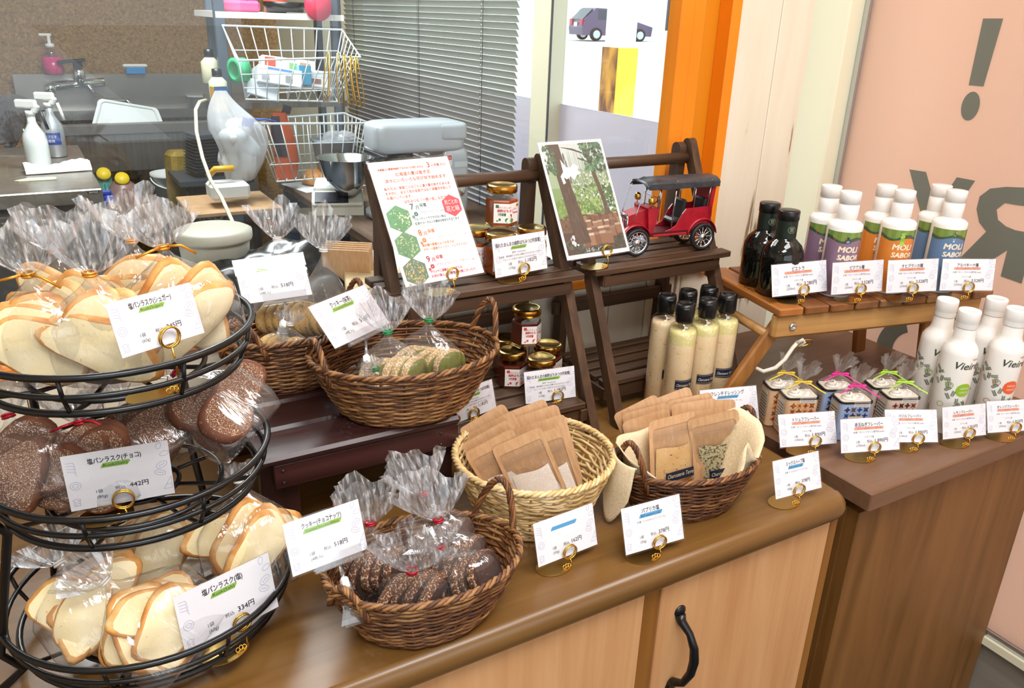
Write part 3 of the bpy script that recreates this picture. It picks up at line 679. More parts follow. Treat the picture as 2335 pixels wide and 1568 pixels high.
B_ = .0016
pt('北海道上川郡東神楽町ではちみつが採れるのは', .37, .925, .028, OR, 'c', .56, B_); pt('3', .72, .92, .085, OR, 'c', None, .003); pt('ヶ月間 だけ', .85, .925, .036, OR, 'c', .19, B_)
pt('北海道の夏は急ぎ足', .5, .873, .046, OR, 'c', .44, B_); pt('次々にいろいろな花が咲き始めます', .52, .825, .046, OR, 'c', .76, B_)
for k, s in enumerate(('私たちは、季節ごと日ごとに違う蜜の味そのまんま', 'を大切に、あえて花の名前ではなく採蜜月を記して', 'お届けしています')): pt(s, .1, .765-.037*k, .036, OR, 'l', .82 if k < 2 else .29, B_)
pt('はちみつも「一期一会」なのです!', .58, .648, .042, OR, 'c', .58, B_)
def hexa(cx, cy, r): return [(cx+r*math.sin(k*PI/3), cy+r*asp*math.cos(k*PI/3)) for k in range(6)]
mb.poly([mp(*q, .00005) for q in hexa(.86, .585, .13)][::-1], 0, R2); pt('月ごとの', .86, .6, .058, WHT, 'c', .17, B_); pt('花と味', .86, .54, .07, WHT, 'c', .17, B_)
rnd = random.Random(4)
def clover(cx, cy, r, col):
    for k in range(4):
        a = PI/4+k*PI/2
        for s in (-.35, .35): mb.poly([mp(cx+r*.62*math.cos(a+s)+r*.42*math.cos(q), cy+(r*.62*math.sin(a+s)+r*.42*math.sin(q))*asp, .0001) for q in [2*PI*i/8 for i in range(8)]], 0, col)
for cy, cols, month, tx, ty, col, l1, l2 in ((.53, ('3f8f57', '2f7a48', '58a86b', 'e9e2ba'), '7', .5, .43, TE, 'クローバー、etc.', ('フルーティーでクセのない味は', '紅茶やヨーグルトの素材の味を引き立てます')), (.315, ('4f8c5e', '3d7a52', '7fae74', 'b9cf9f'), '8', .5, .28, O2, 'イタドリ、オオハンゴンソウ、ソバ、etc.', ('黒砂糖や黒蜜のような甘さは', 'デザート感覚でトースト、バニラアイスに')), (.10, ('57795d', 'd9ad3d', '9fb4c9', 'e3c36a'), '9', .5, .12, R2, 'オオハンゴンソウ、イタドリ、etc.', ('ザラメや三温糖のような甘さは', 'お肉の脂とよく合うお料理にぴったり'))):
    hx_ = hexa(.17, cy, .155); mb.poly([mp(*q, .00005) for q in hx_][::-1], 0, lin(cols[0]))
    for k in range(150):
        a, r = rnd.random()*2*PI, .125*math.sqrt(rnd.random()); c = lin(cols[min(3, int(rnd.random()**1.3*4))]); s = .006+.012*rnd.random(); x, y = .17+r*math.cos(a), cy+r*asp*math.sin(a); a2 = rnd.random()*PI
        mb.poly([mp(x+s*math.cos(a2+q)*(1 if i % 2 else .45), y+s*asp*math.sin(a2+q)*(1 if i % 2 else .45), .0001+.0000006*k) for i, q in enumerate([PI*2*j/6 for j in range(6)])], 0, c)
    pt(month, .36, cy+.06, .095, col, 'c', None, .003); pt('月', .42, cy+.06, .05, col, 'c', None, B_); pt('採蜜', .5, cy+.075, .045, col, 'c', None, B_); clover(.385, cy+.022, .026, col); clover(.345, cy+.002, .017, col)
    pt(l1, .44, cy+.02, .036, col, 'l', min(.5, .03*len(l1)+.02)); pt(l2[0], .34, cy-.03, .034, col, 'l', .4, B_); pt(l2[1], .34, cy-.065, .034, col, 'l', .56, B_)
mb.build('sheet', M['print'], t); q = MB(); q.box((w/2, h/2, .0012), (w*1.03, h*1.03, .0003)); q.build('laminate', M['lam'], t)
# forest poster
m, w, h = frame_of('pB'); t = thing('forest_poster', 'poster of a forest with rows of beehives among tall trunks', 'poster', mtx=m)
asp = w/h
mb = MB(); mb.box((w/2, h/2, 0), (w, h, .0008), 0, None, 0, lin('f2f2f4')); rnd = random.Random(11)
a0, b0 = .035, .965
lv = [0]
def P(pts, c, l=None):
    lv[0] += 1; l = .00004+lv[0]*.0000004
    mb.poly([mp(min(b0, max(a0, x)), min(.975, max(.035, y)), l) for x, y in pts], 0, lin(c) if isinstance(c, str) else c)
for y0_, y1_, c in ((.03, .22, '4a4034'), (.22, .36, '6b5340'), (.36, .5, '6f8f4e'), (.5, .6, '7f9f68'), (.6, .75, '9db28f'), (.75, .98, 'c9d3cf')): P([(0, y0_), (1, y0_), (1, y1_), (0, y1_)], c)
for k in range(60):
    x = rnd.uniform(.3, .95); P([(x, rnd.uniform(.5, .6)), (x+.006, .55), (x+.004, rnd.uniform(.7, .97)), (x, .9)], rnd.choice(('7b8a70', '93a588', '6a7a5e')))
def leaves(n, xr, yr, cols, s0, s1):
    for k in range(n):
        x, y = rnd.uniform(*xr), rnd.uniform(*yr); s = rnd.uniform(s0, s1); a = rnd.random()*PI; P([(x+s*math.cos(a+q)*(1 if i % 2 else .5), y+s*asp*math.sin(a+q)*(1 if i % 2 else .5)) for i, q in enumerate([2*PI*j/6 for j in range(6)])], rnd.choice(cols))
leaves(420, (.3, .97), (.36, .62), ('7f9f55', '5f8446', '95b06a', 'a9bf7d', '4f7340'), .012, .035); leaves(150, (.04, .3), (.34, .5), ('6f8f4a', '86a45c'), .012, .03)
leaves(200, (.3, .97), (.5, .75), ('6f8f63', '86a27c', 'b9c7b0', 'd9dfd8'), .01, .028)
leaves(120, (.04, .97), (.03, .14), ('39443a', '4a5a48', '2f382f', '55614d'), .015, .04)
leaves(140, (.04, .97), (.14, .36), ('5c4a38', '6f5a45', '4c3d2e', '7d6650'), .01, .03)
for k in range(26):
    r = k//7; x = .34+(k % 7)*.095+rnd.uniform(-.02, .02)+(.03 if r % 2 else 0); y = .33-.06*r+rnd.uniform(-.01, .01); s = .028+.009*r
    P([(x-s, y-s*1.1), (x+s, y-s*1.1), (x+s, y+s*.5), (x-s, y+s*.5)], rnd.choice(('8a6247', '9a7154', '7a543d'))); P([(x-s*1.15, y+s*.45), (x+s*1.15, y+s*.45), (x+s*.95, y+s*.85), (x-s*.9, y+s*.85)], rnd.choice(('c9bba8', 'b5a08a', '8d7762')))
P([(.12, .98), (.3, .98), (.34, .6), (.4, .3), (.43, .12), (.2, .12), (.18, .4), (.16, .7)], '4f4236')
for k in range(90):
    y = rnd.uniform(.14, .96); x = .15+.2*rnd.random()+(.98-y)*.08; P([(x, y), (x+.008, y), (x+.008, y-.05), (x+.002, y-.06)], rnd.choice(('3d3229', '645446', '5a4b3e')))
P([(.66, .98), (.74, .98), (.76, .75), (.82, .5), (.86, .34), (.76, .34), (.76, .5), (.7, .75)], '5a4c3e'); P([(.3, .95), (.5, .93), (.72, .87), (.72, .86), (.5, .915)], '463c33'); P([(.55, .85), (.74, .8), (.74, .79), (.55, .84)], '463c33')
leaves(130, (.62, .97), (.72, .98), ('3c5f45', '4f7a55', '2f4d3a', '6d9470'), .02, .045); leaves(50, (.03, .2), (.72, .98), ('3a5a3e', '4d7350'), .02, .04); leaves(40, (.82, .97), (.4, .6), ('3d5f41', '56794f'), .02, .04)
P([(.27, .845), (.33, .775), (.4, .77), (.45, .8), (.52, .775), (.5, .74), (.545, .715), (.47, .70), (.41, .655), (.37, .695), (.3, .67), (.26, .69), (.27, .64), (.23, .63), (.215, .7), (.27, .735)], 'f4f5f3')
_P = mb; clover(.345, .75, .045, lin('1f7a68'))
pt('北海道上川郡東神楽町ではちみつを育てています', .55, .615, .03, WHT, 'c', .75); pt('私たちは、日ごとに集める蜜をそれぞれの月ごとに', .5, .505, .03, WHT, 'c', .68); pt('「その日のはちみつ」をそのまま瓶に詰めています', .56, .475, .028, WHT, 'c', .5)
mb.poly([mp(*q, .0004) for q in hexa(.84, .43, .1)][::-1], 0, WHT); 
for k, s in enumerate(('はちみつ', '一期一会')): mb_ = pt(s, .84, .445-.04*k, .04, INK, 'c', .13)
clover(.2, .15, .075, WHT); pt('採れたまんまの', .4, .135, .05, WHT, 'c', .27, B_); pt('純粋', .37, .085, .07, WHT, 'c', .15, B_); pt('はちみつ', .46, .045, .07, WHT, 'c', .27, B_)
zmax = max(v[2] for v in mb.v)
for i in range(len(mb.v)): pass
mb.build('sheet', M['print'], t); q = MB(); q.box((w/2, h/2, .0014), (w*1.03, h*1.02, .0003)); q.build('laminate', M['lam'], t)
# ------------------------------------------------------------------ wicker baskets
WK = [noisy('willow_%d' % i, [(.3, a), (.7, b)], (90, 90, 90), .5, .2) for i, (a, b) in enumerate((('4e2c14', '7a4a25'), ('6b4222', '96673a'), ('3b2010', '63391b'), ('7d5530', 'a67a4a')))]
RT_ = [noisy('rattan_%d' % i, [(.3, a), (.7, b)], (60, 60, 60), .4, .1) for i, (a, b) in enumerate((('ccab72', 'e2c793'), ('c29d62', 'd9bb83'), ('d6b981', 'ead3a4')))]
def wicker(name, label, loc, rz, a, b, H, s0, handles, mats, rows, rs, stakes, zw=0, seed=1, bow=.85, wob=.0012):
    t = thing(name, label, 'basket', loc, rz); rnd = random.Random(seed); NS = stakes*4
    S = lambda q: s0+(1-s0)*min(1, max(0, q))**bow
    mb = MB()
    for r in range(rows):
        q = (r+.5)/rows; z = .004+q*(H-.006); ph = PI*r; n1, n2 = rnd.random()*6, rnd.random()*6; pts = []
        for k in range(NS):
            th = 2*PI*k/NS; u = rs*.9*math.sin(th*stakes/2+ph)+wob*math.sin(3*th+n1)*.5
            zz = z+wob*math.sin(5*th+n2)*.5+zw*math.sin(th*stakes/2+ph+r*.6)
            pts.append(((a*S(q)+u)*math.cos(th), (b*S(q)+u)*math.sin(th), zz))
        mb.tube(pts, rs*rnd.uniform(.85, 1.12), 5, rnd.randrange(len(mats)), closed=True)
    for k in range(stakes):
        th = 2*PI*(k+.5)/stakes; mb.tube([((a*S(i/5))*math.cos(th), (b*S(i/5))*math.sin(th), .003+i/5*(H-.004)) for i in range(6)], rs*.75, 5, rnd.randrange(len(mats)))
    mb.build('woven_body', mats, t)
    mb = MB(); mb.prism([(a*s0*math.cos(2*PI*k/40), b*s0*math.sin(2*PI*k/40)) for k in range(40)], .001, .004)
    for k in range(7): mb.tube([(a*s0*(k+1)/8*math.cos(2*PI*i/40), b*s0*(k+1)/8*math.sin(2*PI*i/40), .0045) for i in range(40)], rs*.8, 5, k % len(mats), closed=True)
    mb.build('base', mats, t)
    mb = MB()
    for j in range(3):
        pts = []
        for k in range(120):
            th = 2*PI*k/120; f = th*26+j*2*PI/3; pts.append(((a+rs*1.3*math.cos(f))*math.cos(th), (b+rs*1.3*math.cos(f))*math.sin(th), H+rs*.4+rs*1.2*math.sin(f)))
        mb.tube(pts, rs*1.1, 5, (j+1) % len(mats), closed=True)
    mb.build('rim', mats, t)
    for th0, wd, hh, out in handles:
        mb = MB(); base = []
        for i in range(25):
            u = i/24; th = th0-wd/2+wd*u; up = math.sin(PI*u)**.75; o = 1+out*math.sin(PI*u)
            base.append(Vector((a*o*math.cos(th), b*o*math.sin(th), H-.018*(1-up)+hh*up)))
        for j in range(4):
            pts = []
            for i, p in enumerate(base):
                tn = (base[min(24, i+1)]-base[max(0, i-1)]).normalized(); rad = Vector((math.cos(th0), math.sin(th0), 0)); bn = tn.cross(rad).normalized(); rd = bn.cross(tn); f = i*1.0+j*PI/2
                pts.append(p+rd*rs*1.25*math.cos(f)+bn*rs*1.25*math.sin(f))
            mb.tube(pts, rs*1.05, 5, (j+rnd.randrange(2)) % len(mats))
        mb.build('handle', mats, t)
    return t
ZB = .975
wicker('wicker_basket', 'brown wicker basket of green matcha cookies at the bench corner', (.374, .883, ZB), math.radians(-6), .120, .090, .080, .66, [(math.radians(187), .75, .030, -.04), (math.radians(12), .62, .046, .06)], WK, 22, .0019, 26, seed=3)
wicker('wicker_basket', 'brown wicker basket of sesame cookies behind the wire stand', (.272, 1.026, ZB), math.radians(8), .104, .066, .080, .68, [(math.radians(214), .75, .030, -.03), (math.radians(10), .7, .042, .03)], WK, 22, .0019, 24, seed=5)
wicker('wicker_basket', 'brown wicker basket of dark chocolate nut cookies on the worktop', (.291, .645, T), math.radians(-5), .104, .074, .074, .67, [(math.radians(24), .75, .052, .06), (math.radians(206), .6, .012, .0)], WK, 21, .0019, 24, seed=7)
wicker('wicker_basket', 'dark brown wicker basket lined with a linen cloth', (.684, .683, T), math.radians(-12), .100, .066, .072, .68, [(math.radians(196), .8, .042, -.02), (math.radians(18), .75, .048, .05)], WK[:3], 21, .0019, 24, seed=9)
wicker('rattan_basket', 'pale round rattan basket of white salt pouches', (.492, .756, T), 0, .100, .098, .090, .64, [], RT_, 19, .0022, 22, .0016, 11, .8, .0006)
# ------------------------------------------------------------------ cellophane bags
def mottled(name, base, spot, thr, scale, rough=.8, base2=None, bump=.25):
    m, nt, b = newmat(name); v = mapped(nt, (1, 1, 1))
    n = N(nt, 'ShaderNodeTexNoise', i_Scale=float(scale), i_Detail=3.0); nt.links.new(v, n.inputs['Vector'])
    n2 = N(nt, 'ShaderNodeTexNoise', i_Scale=35.0, i_Detail=3.0); nt.links.new(v, n2.inputs['Vector'])
    r2 = ramp(nt, [(.35, base), (.65, base2 or base)], n2.outputs[0]); r = ramp(nt, [(thr, (0, 0, 0, 1)), (thr+.06, (1, 1, 1, 1))], n.outputs[0])
    mx = N(nt, 'ShaderNodeMixRGB'); mx.inputs[2].default_value = lin(spot); nt.links.new(r.outputs[0], mx.inputs[0]); nt.links.new(r2.outputs[0], mx.inputs[1]); nt.links.new(mx.outputs[0], b.inputs['Base Color'])
    b.inputs['Roughness'].default_value = rough
    bp = N(nt, 'ShaderNodeBump', i_Strength=bump, i_Distance=.001); nt.links.new(n.outputs[0], bp.inputs['Height']); nt.links.new(bp.outputs[0], b.inputs['Normal'])
    return m
M['crumb'] = mottled('rusk_crumb', 'f3dfa8', 'dcbc7c', .68, 330, .8, 'f9eac2'); M['crust'] = noisy('rusk_crust', [(.3, 'bb7630'), (.5, 'd89c55'), (.7, 'ecc88e')], (45, 45, 45), .55, .1)
M['choco_crumb'] = mottled('chocolate_rusk_crumb', '6b432c', 'd9c3ae', .55, 900, .9, '7d5238'); M['choco_crust'] = mottled('chocolate_rusk_crust', '5a301c', '9a6a4c', .62, 300, .7, '704026')
M['ck_matcha'] = noisy('matcha_cookie', [(.3, '6f7228'), (.7, '888a3c')], (120, 120, 120), .85, .2); M['ck_sugar'] = mottled('sugar_rim', 'b08a5a', 'e6d3ae', .5, 500, .8, 'c29d6c')
M['ck_sesame'] = mottled('sesame_cookie', 'b7935a', '3a2f22', .62, 420, .85, 'c6a56c'); M['ck_choco'] = mottled('chocolate_cookie', '3c2216', '5c3a28', .6, 300, .85, '4a2a1c'); M['ck_csugar'] = mottled('chocolate_sugar_rim', '5a3a28', 'c9a98c', .54, 480, .85, '6a4732')
M['tie_gold'] = plain('gold_tie', 'd9952e', .3, .6); M['tie_red'] = plain('red_tie', 'b3122a', .35, .3); M['tie_green'] = plain('green_tie', '1f8f4c', .35, .3); M['tie_white'] = plain('white_tie', 'd9d6d0', .4)
def slice_mesh(name, w, h, th, seed, bend):
    rnd = random.Random(seed); n = 30; mb = MB(); k1, k2, k3 = rnd.random()*6, rnd.random()*6, rnd.random()*6
    def R(t):
        x, y = math.cos(t), math.sin(t); e = (abs(x)**2.5+abs(y)**2.5)**(-1/2.5)
        f = 1+.08*math.sin(2*t+k1)+.065*math.sin(3*t+k2)+.035*math.sin(5*t+k3)
        return (w/2*x*e*f, h/2*y*e*f*(1 if y > 0 else .86))
    def Z(x, y, s): return bend*((x/w*2)**2-.35)+.006*math.sin(x*60+k2)*math.sin(y*60+k1)+s
    vs = []; rings = ((.0, .5), (.45, .5), (.9, .5), (.975, .4), (1.02, .0), (.975, -.4), (.9, -.5), (.45, -.5), (0, -.5))
    for q, s in rings:
        for k in range(n):
            x, y = R(2*PI*k/n); x *= q; y *= q; vs.append((x, Z(x, y, s*th), y))
    fs = []; mi = []
    for r in range(len(rings)-1):
        for k in range(n):
            fs.append((r*n+k, (r+1)*n+k, (r+1)*n+(k+1) % n, r*n+(k+1) % n)); mi.append(1 if 2 <= r <= 5 else 0)
    mb.add(vs, fs, mi, None, True); return mb
def cookie_mesh(r, th, seed):
    rnd = random.Random(seed); k1 = rnd.random()*6; mb = MB(); n = 28; vs = []; rings = ((0, .5), (.6, .52), (.86, .46), (.98, .2), (1, -.2), (.9, -.5), (0, -.5)); fs = []; mi = []
    for q, s in rings:
        for k in range(n):
            t = 2*PI*k/n; f = r*q*(1+.03*math.sin(3*t+k1)); vs.append((f*math.cos(t), s*th, f*.86*math.sin(t)))
    for i in range(len(rings)-1):
        for k in range(n): fs.append((i*n+k, (i+1)*n+k, (i+1)*n+(k+1) % n, i*n+(k+1) % n)); mi.append(1 if 2 <= i <= 4 else 0)
    mb.add(vs, fs, mi, None, True); return mb
def bag_mesh(w, d, h, fh, fw, seed, flat=.4):
    rnd = random.Random(seed); n = 44; mb = MB(); ph = [rnd.random()*6 for _ in range(8)]; vs = []; L = []
    NB, NF = 13, 7
    for i in range(NB+1):
        q = i/NB; z = h*q
        s = 1.0 if q < .5 else .5+.5*math.cos(PI*(q-.5)/.5); s = .055+.945*s**.8; s *= .9+.1*min(1, q*6); L.append((z, w/2*s, d/2*(.06+.94*(s*(1 if q < .4 else 1-.25*(q-.4)))), 3.2-1.2*q, .006+.10*max(0, q-.35), 0))
    for i in range(1, NF+1):
        q = i/NF; L.append((h+fh*q, .004+fw/2*q**.75, .003+fw/2*flat*q**.9, 2, .16*min(1, q*2), q))
    for j, (z, a, b, e, amp, fan) in enumerate(L):
        for k in range(n):
            t = 2*PI*k/n; c, s = math.cos(t), math.sin(t); f = (abs(c)**e+abs(s)**e)**(-1/e)
            wr = amp*(math.sin(9*t+ph[0])*.5+math.sin(14*t+ph[1])*.35+(.5 if (k % 2) else -.5)*(.9 if fan else .45))+.03*math.sin(2*t+ph[2]+z*30)+.02*math.sin(3*t+ph[3]-z*50)
            f *= 1+wr; zz = z+(fan*fh*.14*(math.sin(3*t+ph[4])+.6*math.sin(7*t+ph[5])) if fan else 0)-(fan*fh*.25*(c*c) if fan else 0)
            vs.append((a*c*f, b*s*f, max(0, zz)))
    fs = [(j*n+k, j*n+(k+1) % n, (j+1)*n+(k+1) % n, (j+1)*n+k) for j in range(len(L)-1) for k in range(n)]
    mb.add(vs, fs[:NB*n], 0, None, True); b0 = len(mb.v)-len(vs)
    for f in fs[NB*n:]: mb.f.append([b0+i for i in f]); mb.m.append(1); mb.c.append(None); mb.s.append(False)
    mb.f.append([b0+k for k in range(n)][::-1]); mb.m.append(0); mb.c.append(None); mb.s.append(False)
    return mb
_SL = {}
def proto(kind, i):
    if (kind, i) not in _SL:
        if kind in ('rusk', 'choco'):
            o = slice_mesh(kind, (.088, .08, .07, .094)[i % 4], (.058, .06, .054, .052)[i % 4], .0105, i+(7 if kind == 'choco' else 0), (.006, -.004, .009, .003)[i % 4]).build('rusk_slice', [M['crumb'], M['crust']] if kind == 'rusk' else [M['choco_crumb'], M['choco_crust']])
        else:
            o = cookie_mesh(.027, .0125, i).build('cookie', {'matcha': [M['ck_matcha'], M['ck_sugar']], 'sesame': [M['ck_sesame'], M['ck_sesame']], 'nuts': [M['ck_choco'], M['ck_csugar']]}[kind])
        _SL[kind, i] = o.data; bpy.data.objects.remove(o)
    return _SL[kind, i]
def child(name, data, par, loc, rot):
    o = bpy.data.objects.new(name, data); COL.objects.link(o); o.parent = par; o.location = loc; o.rotation_euler = rot; return o
def orient(axis, face=None, roll=0):
    z = Vector(axis).normalized(); f = Vector(face) if face else Vector((-.45, -.85, .3)); y = -(f-z*f.dot(z)).normalized(); x = y.cross(z)
    return Matrix((x, y, z)).transposed().to_4x4() @ Matrix.Rotation(roll, 4, 'Z')
BAGS = 0
def bag(kind, base, axis, label, tie, w=.084, d=.05, h=.092, fh=.042, fw=.062, face=None, roll=0, n=5, grp=None, flat=.4, tails=False, sizes=1.0):
    """one tied cellophane bag: film, tie, and its own slices or cookies; base = where its bottom rests"""
    global BAGS; BAGS += 1
    if kind in ('rusk', 'choco'): w *= 1.14; d *= 1.12
    rnd = random.Random(BAGS*7+3)
    m = orient(axis, face, roll); m.translation = Vector(base)
    name = {'rusk': 'rusk_bag', 'choco': 'rusk_bag'}.get(kind, 'cookie_bag')
    t = thing(name, label, 'bag', mtx=m, group=grp)
    bag_mesh(w, d, h, fh, fw, BAGS, flat).build('cellophane', [M['bag'], M['bagfan']], t)
    mb = MB(); mb.tube([(.0052*math.cos(2*PI*k/14), .0045*math.sin(2*PI*k/14), h) for k in range(14)], .0012, 6, closed=True); mb.tube([(.0052*math.cos(2*PI*k/14), .0045*math.sin(2*PI*k/14), h+.0024) for k in range(14)], .0011, 6, closed=True)
    if tails:
        for s in (-1, 1): mb.tube([(s*.004, -.004, h+.002), (s*.014, -.008, h+.001), (s*.026, -.006, h-.006-.004*s)], .0013, 5)
    mb.build('tie', M[tie], t)
    if kind in ('rusk', 'choco'):
        for k in range(n):
            u = (k+.5)/n-.5; lay = k % 2
            child('rusk_slice', proto(kind, rnd.randrange(4)), t, (rnd.uniform(-.06, .06)*w+(.09*w if k % 3 == 1 else -.08*w if k % 3 == 2 else 0), d*.66*u, h*(.32+.08*(k % 3))+rnd.uniform(-.003, .003)), (rnd.uniform(-.25, .25), rnd.uniform(-.9, .9), rnd.uniform(-.25, .25)))
    else:
        for k in range(n):
            u = (k+.5)/n-.5; child('cookie', proto(kind, k % 3), t, (w*.74*u, rnd.uniform(-.003, .003), h*.36), (rnd.uniform(-.1, .1), rnd.uniform(-.15, .15), 1.02+rnd.uniform(-.15, .15)))
    return t
def bagn(kind, npx, zf, axis, label, tie, **k):
    """bag placed so that its tied neck shows where the photo has it, resting on the level zf"""
    h = k.get('h', .092); a = Vector(axis).normalized(); d = k.get('d', .05); lift = math.sqrt(max(0, 1-a.z*a.z))*d*.42
    nk = at(*npx, z=zf+lift+h*a.z); return bag(kind, nk-a*h, axis, label, tie, **k)
F1, F2, F3 = 1.142, 1.0175, .8725
g = 'rusk bags on the wire stand'
bagn('rusk', (66, 628), F1, (-.10, -.05, 1), 'bag of sugar rusks, leftmost in front on the top basket', 'tie_gold', grp=g, tails=True, w=.076, n=6)
bag('rusk', (.034, .742, F1), (-.04, -.06, 1), 'bag of sugar rusks behind the 345円 card', 'tie_gold', grp=g, h=.096, w=.078, d=.042, fh=.05, fw=.07, n=5)
bagn('rusk', (372, 566), F1, (-.10, .08, 1), 'bag of sugar rusks hanging over the right rim of the top basket', 'tie_gold', grp=g, h=.098, w=.095, d=.06, fh=.038, n=6, tails=True, face=(.1, -.9, .2))
bagn('rusk', (126, 574), F1, (-.05, .05, 1), 'bag of sugar rusks in the back row above the leftmost bag', 'tie_gold', grp=g, n=5)
bagn('rusk', (300, 552), F1, (.0, .05, 1), 'bag of sugar rusks in the back row with tall tuft', 'tie_gold', grp=g, n=5, fh=.048, fw=.075)
bagn('choco', (20, 950), F2, (-.15, .5, .85), 'bag of chocolate rusks leftmost in the middle basket', 'tie_red', grp=g, w=.085, h=.08, n=5, fh=.03)
bagn('choco', (185, 963), F2, (-.1, .25, .95), 'bag of chocolate rusks behind the 442円 card', 'tie_red', grp=g, w=.084, h=.074, n=6, fh=.03, fw=.05, tails=True)
bag('choco', (.078, .775, F2+.012), (-.35, .6, .55), 'bag of chocolate rusks deep in the middle basket', 'tie_red', grp=g, w=.085, h=.085, n=5, fh=.03, face=(-.1, -.7, .8))
bag('choco', (.158, .772, F2+.022), (-.62, .5, .62), 'bag of sugared chocolate rusks lying over the right rim of middle basket', 'tie_red', grp=g, w=.082, d=.055, h=.10, n=5, fh=.03, face=(.2, -.7, .75))
bag('rusk', (-.005, .715, F3+.012), (-.35, .62, .75), 'bag of salt rusks leftmost in the bottom basket', 'tie_white', grp=g, w=.085, h=.088, n=5, face=(-.1, -.8, .6), fh=.036, fw=.07)
bag('rusk', (.062, .668, F3+.012), (-.55, .38, .62), 'bag of salt rusks left of the 334円 card', 'tie_white', grp=g, w=.092, d=.058, h=.102, n=7, face=(.05, -.8, .75), fh=.036, fw=.06)
bag('rusk', (.135, .735, F3+.01), (.03, .35, .95), 'bag of salt rusks standing behind the 334円 card', 'tie_white', grp=g, w=.088, d=.055, h=.112, n=7, face=(0, -.9, .3), fh=.02, fw=.03)
bag('rusk', (.06, .79, F3+.004), (-.15, .4, .85), 'bag of salt rusks at the back of the bottom basket', 'tie_white', grp=g, w=.088, d=.055, h=.095, n=6, face=(0, -.9, .4), fh=.02, fw=.03)
g = 'cookie bags in wicker baskets'
K = dict(grp=g, w=.088, d=.045, h=.062, fh=.05, fw=.062, n=5)
bagn('matcha', (884, 758), ZB+.012, (-.1, -.05, 1), 'bag of matcha cookies beside the matcha card, tied in green', 'tie_green', **{**K, 'h': .094})
bagn('matcha', (978, 731), ZB+.012, (.0, .0, 1), 'bag of matcha cookies nearest the basket right handle', 'tie_green', **{**K, 'h': .094}, face=(-.7, -.7, .3))
bag('matcha', (.338, .872, ZB+.014), (-.15, .1, .95), 'bag of matcha cookies under the clear clip', 'tie_green', **{**K, 'h': .05, 'fh': .015, 'fw': .02, 'w': .07, 'n': 4})
bagn('sesame', (632, 546), ZB+.012, (-.03, .05, 1), 'bag of sesame cookies with tall tuft behind the sesame card', 'tie_white', **{**K, 'h': .172, 'fh': .05, 'w': .08})
bagn('sesame', (738, 572), ZB+.012, (.05, .02, 1), 'bag of sesame cookies right of the sesame card', 'tie_white', **{**K, 'h': .156, 'fh': .055, 'w': .07})
bag('sesame', (.25, 1.0, ZB+.03), (.2, .1, .9), 'bag of sesame cookies under the sesame clip', 'tie_white', **{**K, 'h': .06, 'fh': .02, 'w': .08, 'n': 4, 'fw': .03})
bagn('nuts', (1000, 1187), T+.012, (-.15, .15, 1), 'bag of chocolate nut cookies with split tuft, back of the basket', 'tie_red', **{**K, 'h': .082, 'fh': .055, 'fw': .07})
bagn('nuts', (966, 1128), T+.012, (-.2, .35, .95), 'bag of chocolate nut cookies with tallest tuft against the bench', 'tie_red', **{**K, 'h': .098, 'fh': .05, 'w': .08})
bagn('nuts', (844, 1194), T+.012, (-.05, .1, 1), 'bag of chocolate nut cookies behind its price card', 'tie_red', **{**K, 'h': .088, 'fh': .05, 'w': .075})
bag('nuts', (.276, .640, T+.02), (-.15, -.28, .93), 'bag of chocolate nut cookies nearest the basket front', 'tie_red', **{**K, 'h': .064, 'fh': .055, 'fw': .075, 'w': .07, 'd': .04, 'n': 4})
bag('nuts', (.335, .625, T+.013), (-.3, .35, .8), 'bag of chocolate nut cookies by the basket right handle', 'tie_red', **{**K, 'h': .07, 'fh': .02, 'w': .092, 'n': 6})
# clear acrylic sign clips
def clip(key, rim, label, u=.5):
    m, w, h = frame_of(key); p = m @ Vector((w*u, 0, -.001)); R_ = Vector(rim); e = m.col[0].xyz; up = m.col[1].xyz
    t = thing('sign_clip', label, 'clip', p, 0, 'clear sign clips')
    mb = MB(); mt = m.to_3x3().to_4x4()
    for zz in (-.0015, .0022): mb.add([tuple(mt @ Vector(q)) for q in ((-w*.32, -.004, zz), (w*.32, -.004, zz), (w*.32, .009, zz), (-w*.32, .009, zz))], [(0, 1, 2, 3)])
    q = MB(); q.box((0, -.004, .0004), (w*.66, .004, .006), 0, None, .0008); mb.add([tuple(mt @ Vector(v)) for v in q.v], q.f)
    mb.build('card_grip', M['clear'], t)
    d = R_-p; mb = MB(); mb.tube([Vector((0, 0, -.004)), d*.35, d*.5], .0022, 6); j = d*.55
    mb.build('stem', M['clear'], t)
    mb = MB(); q = MB(); q.box((0, 0, 0), (.0075, .0075, .012), 0, None, .0015); ax = orient(d.normalized(), (0, -1, 0)); mb.add([tuple(ax @ Vector(v)+j) for v in q.v], q.f); mb.build('swivel_joint', M['white'], t)
    mb = MB(); ax = orient(-(Vector((d.x*.2, -.012, d.z))).normalized(), (0, -1, .2))
    for s in (-1, 1):
        for z0, z1, x0, x1 in ((.0, -.014, .005, .0065), (-.014, -.024, .0065, .005), (-.024, -.04, .005, .009)):
            mb.add([tuple(ax @ Vector(v)+j) for v in ((-x0, s*(.003+abs(z0)*.1), z0), (x0, s*(.003+abs(z0)*.1), z0), (x1, s*(.003+abs(z1)*.1), z1), (-x1, s*(.003+abs(z1)*.1), z1))], [(0, 1, 2, 3)])
    for k in range(5): mb.tube([tuple(ax @ Vector((-.005, -.006, -.012-.003*k))+j), tuple(ax @ Vector((.005, -.006, -.012-.003*k))+j)], .0008, 5)
    mb.build('clamp', M['clear'], t)
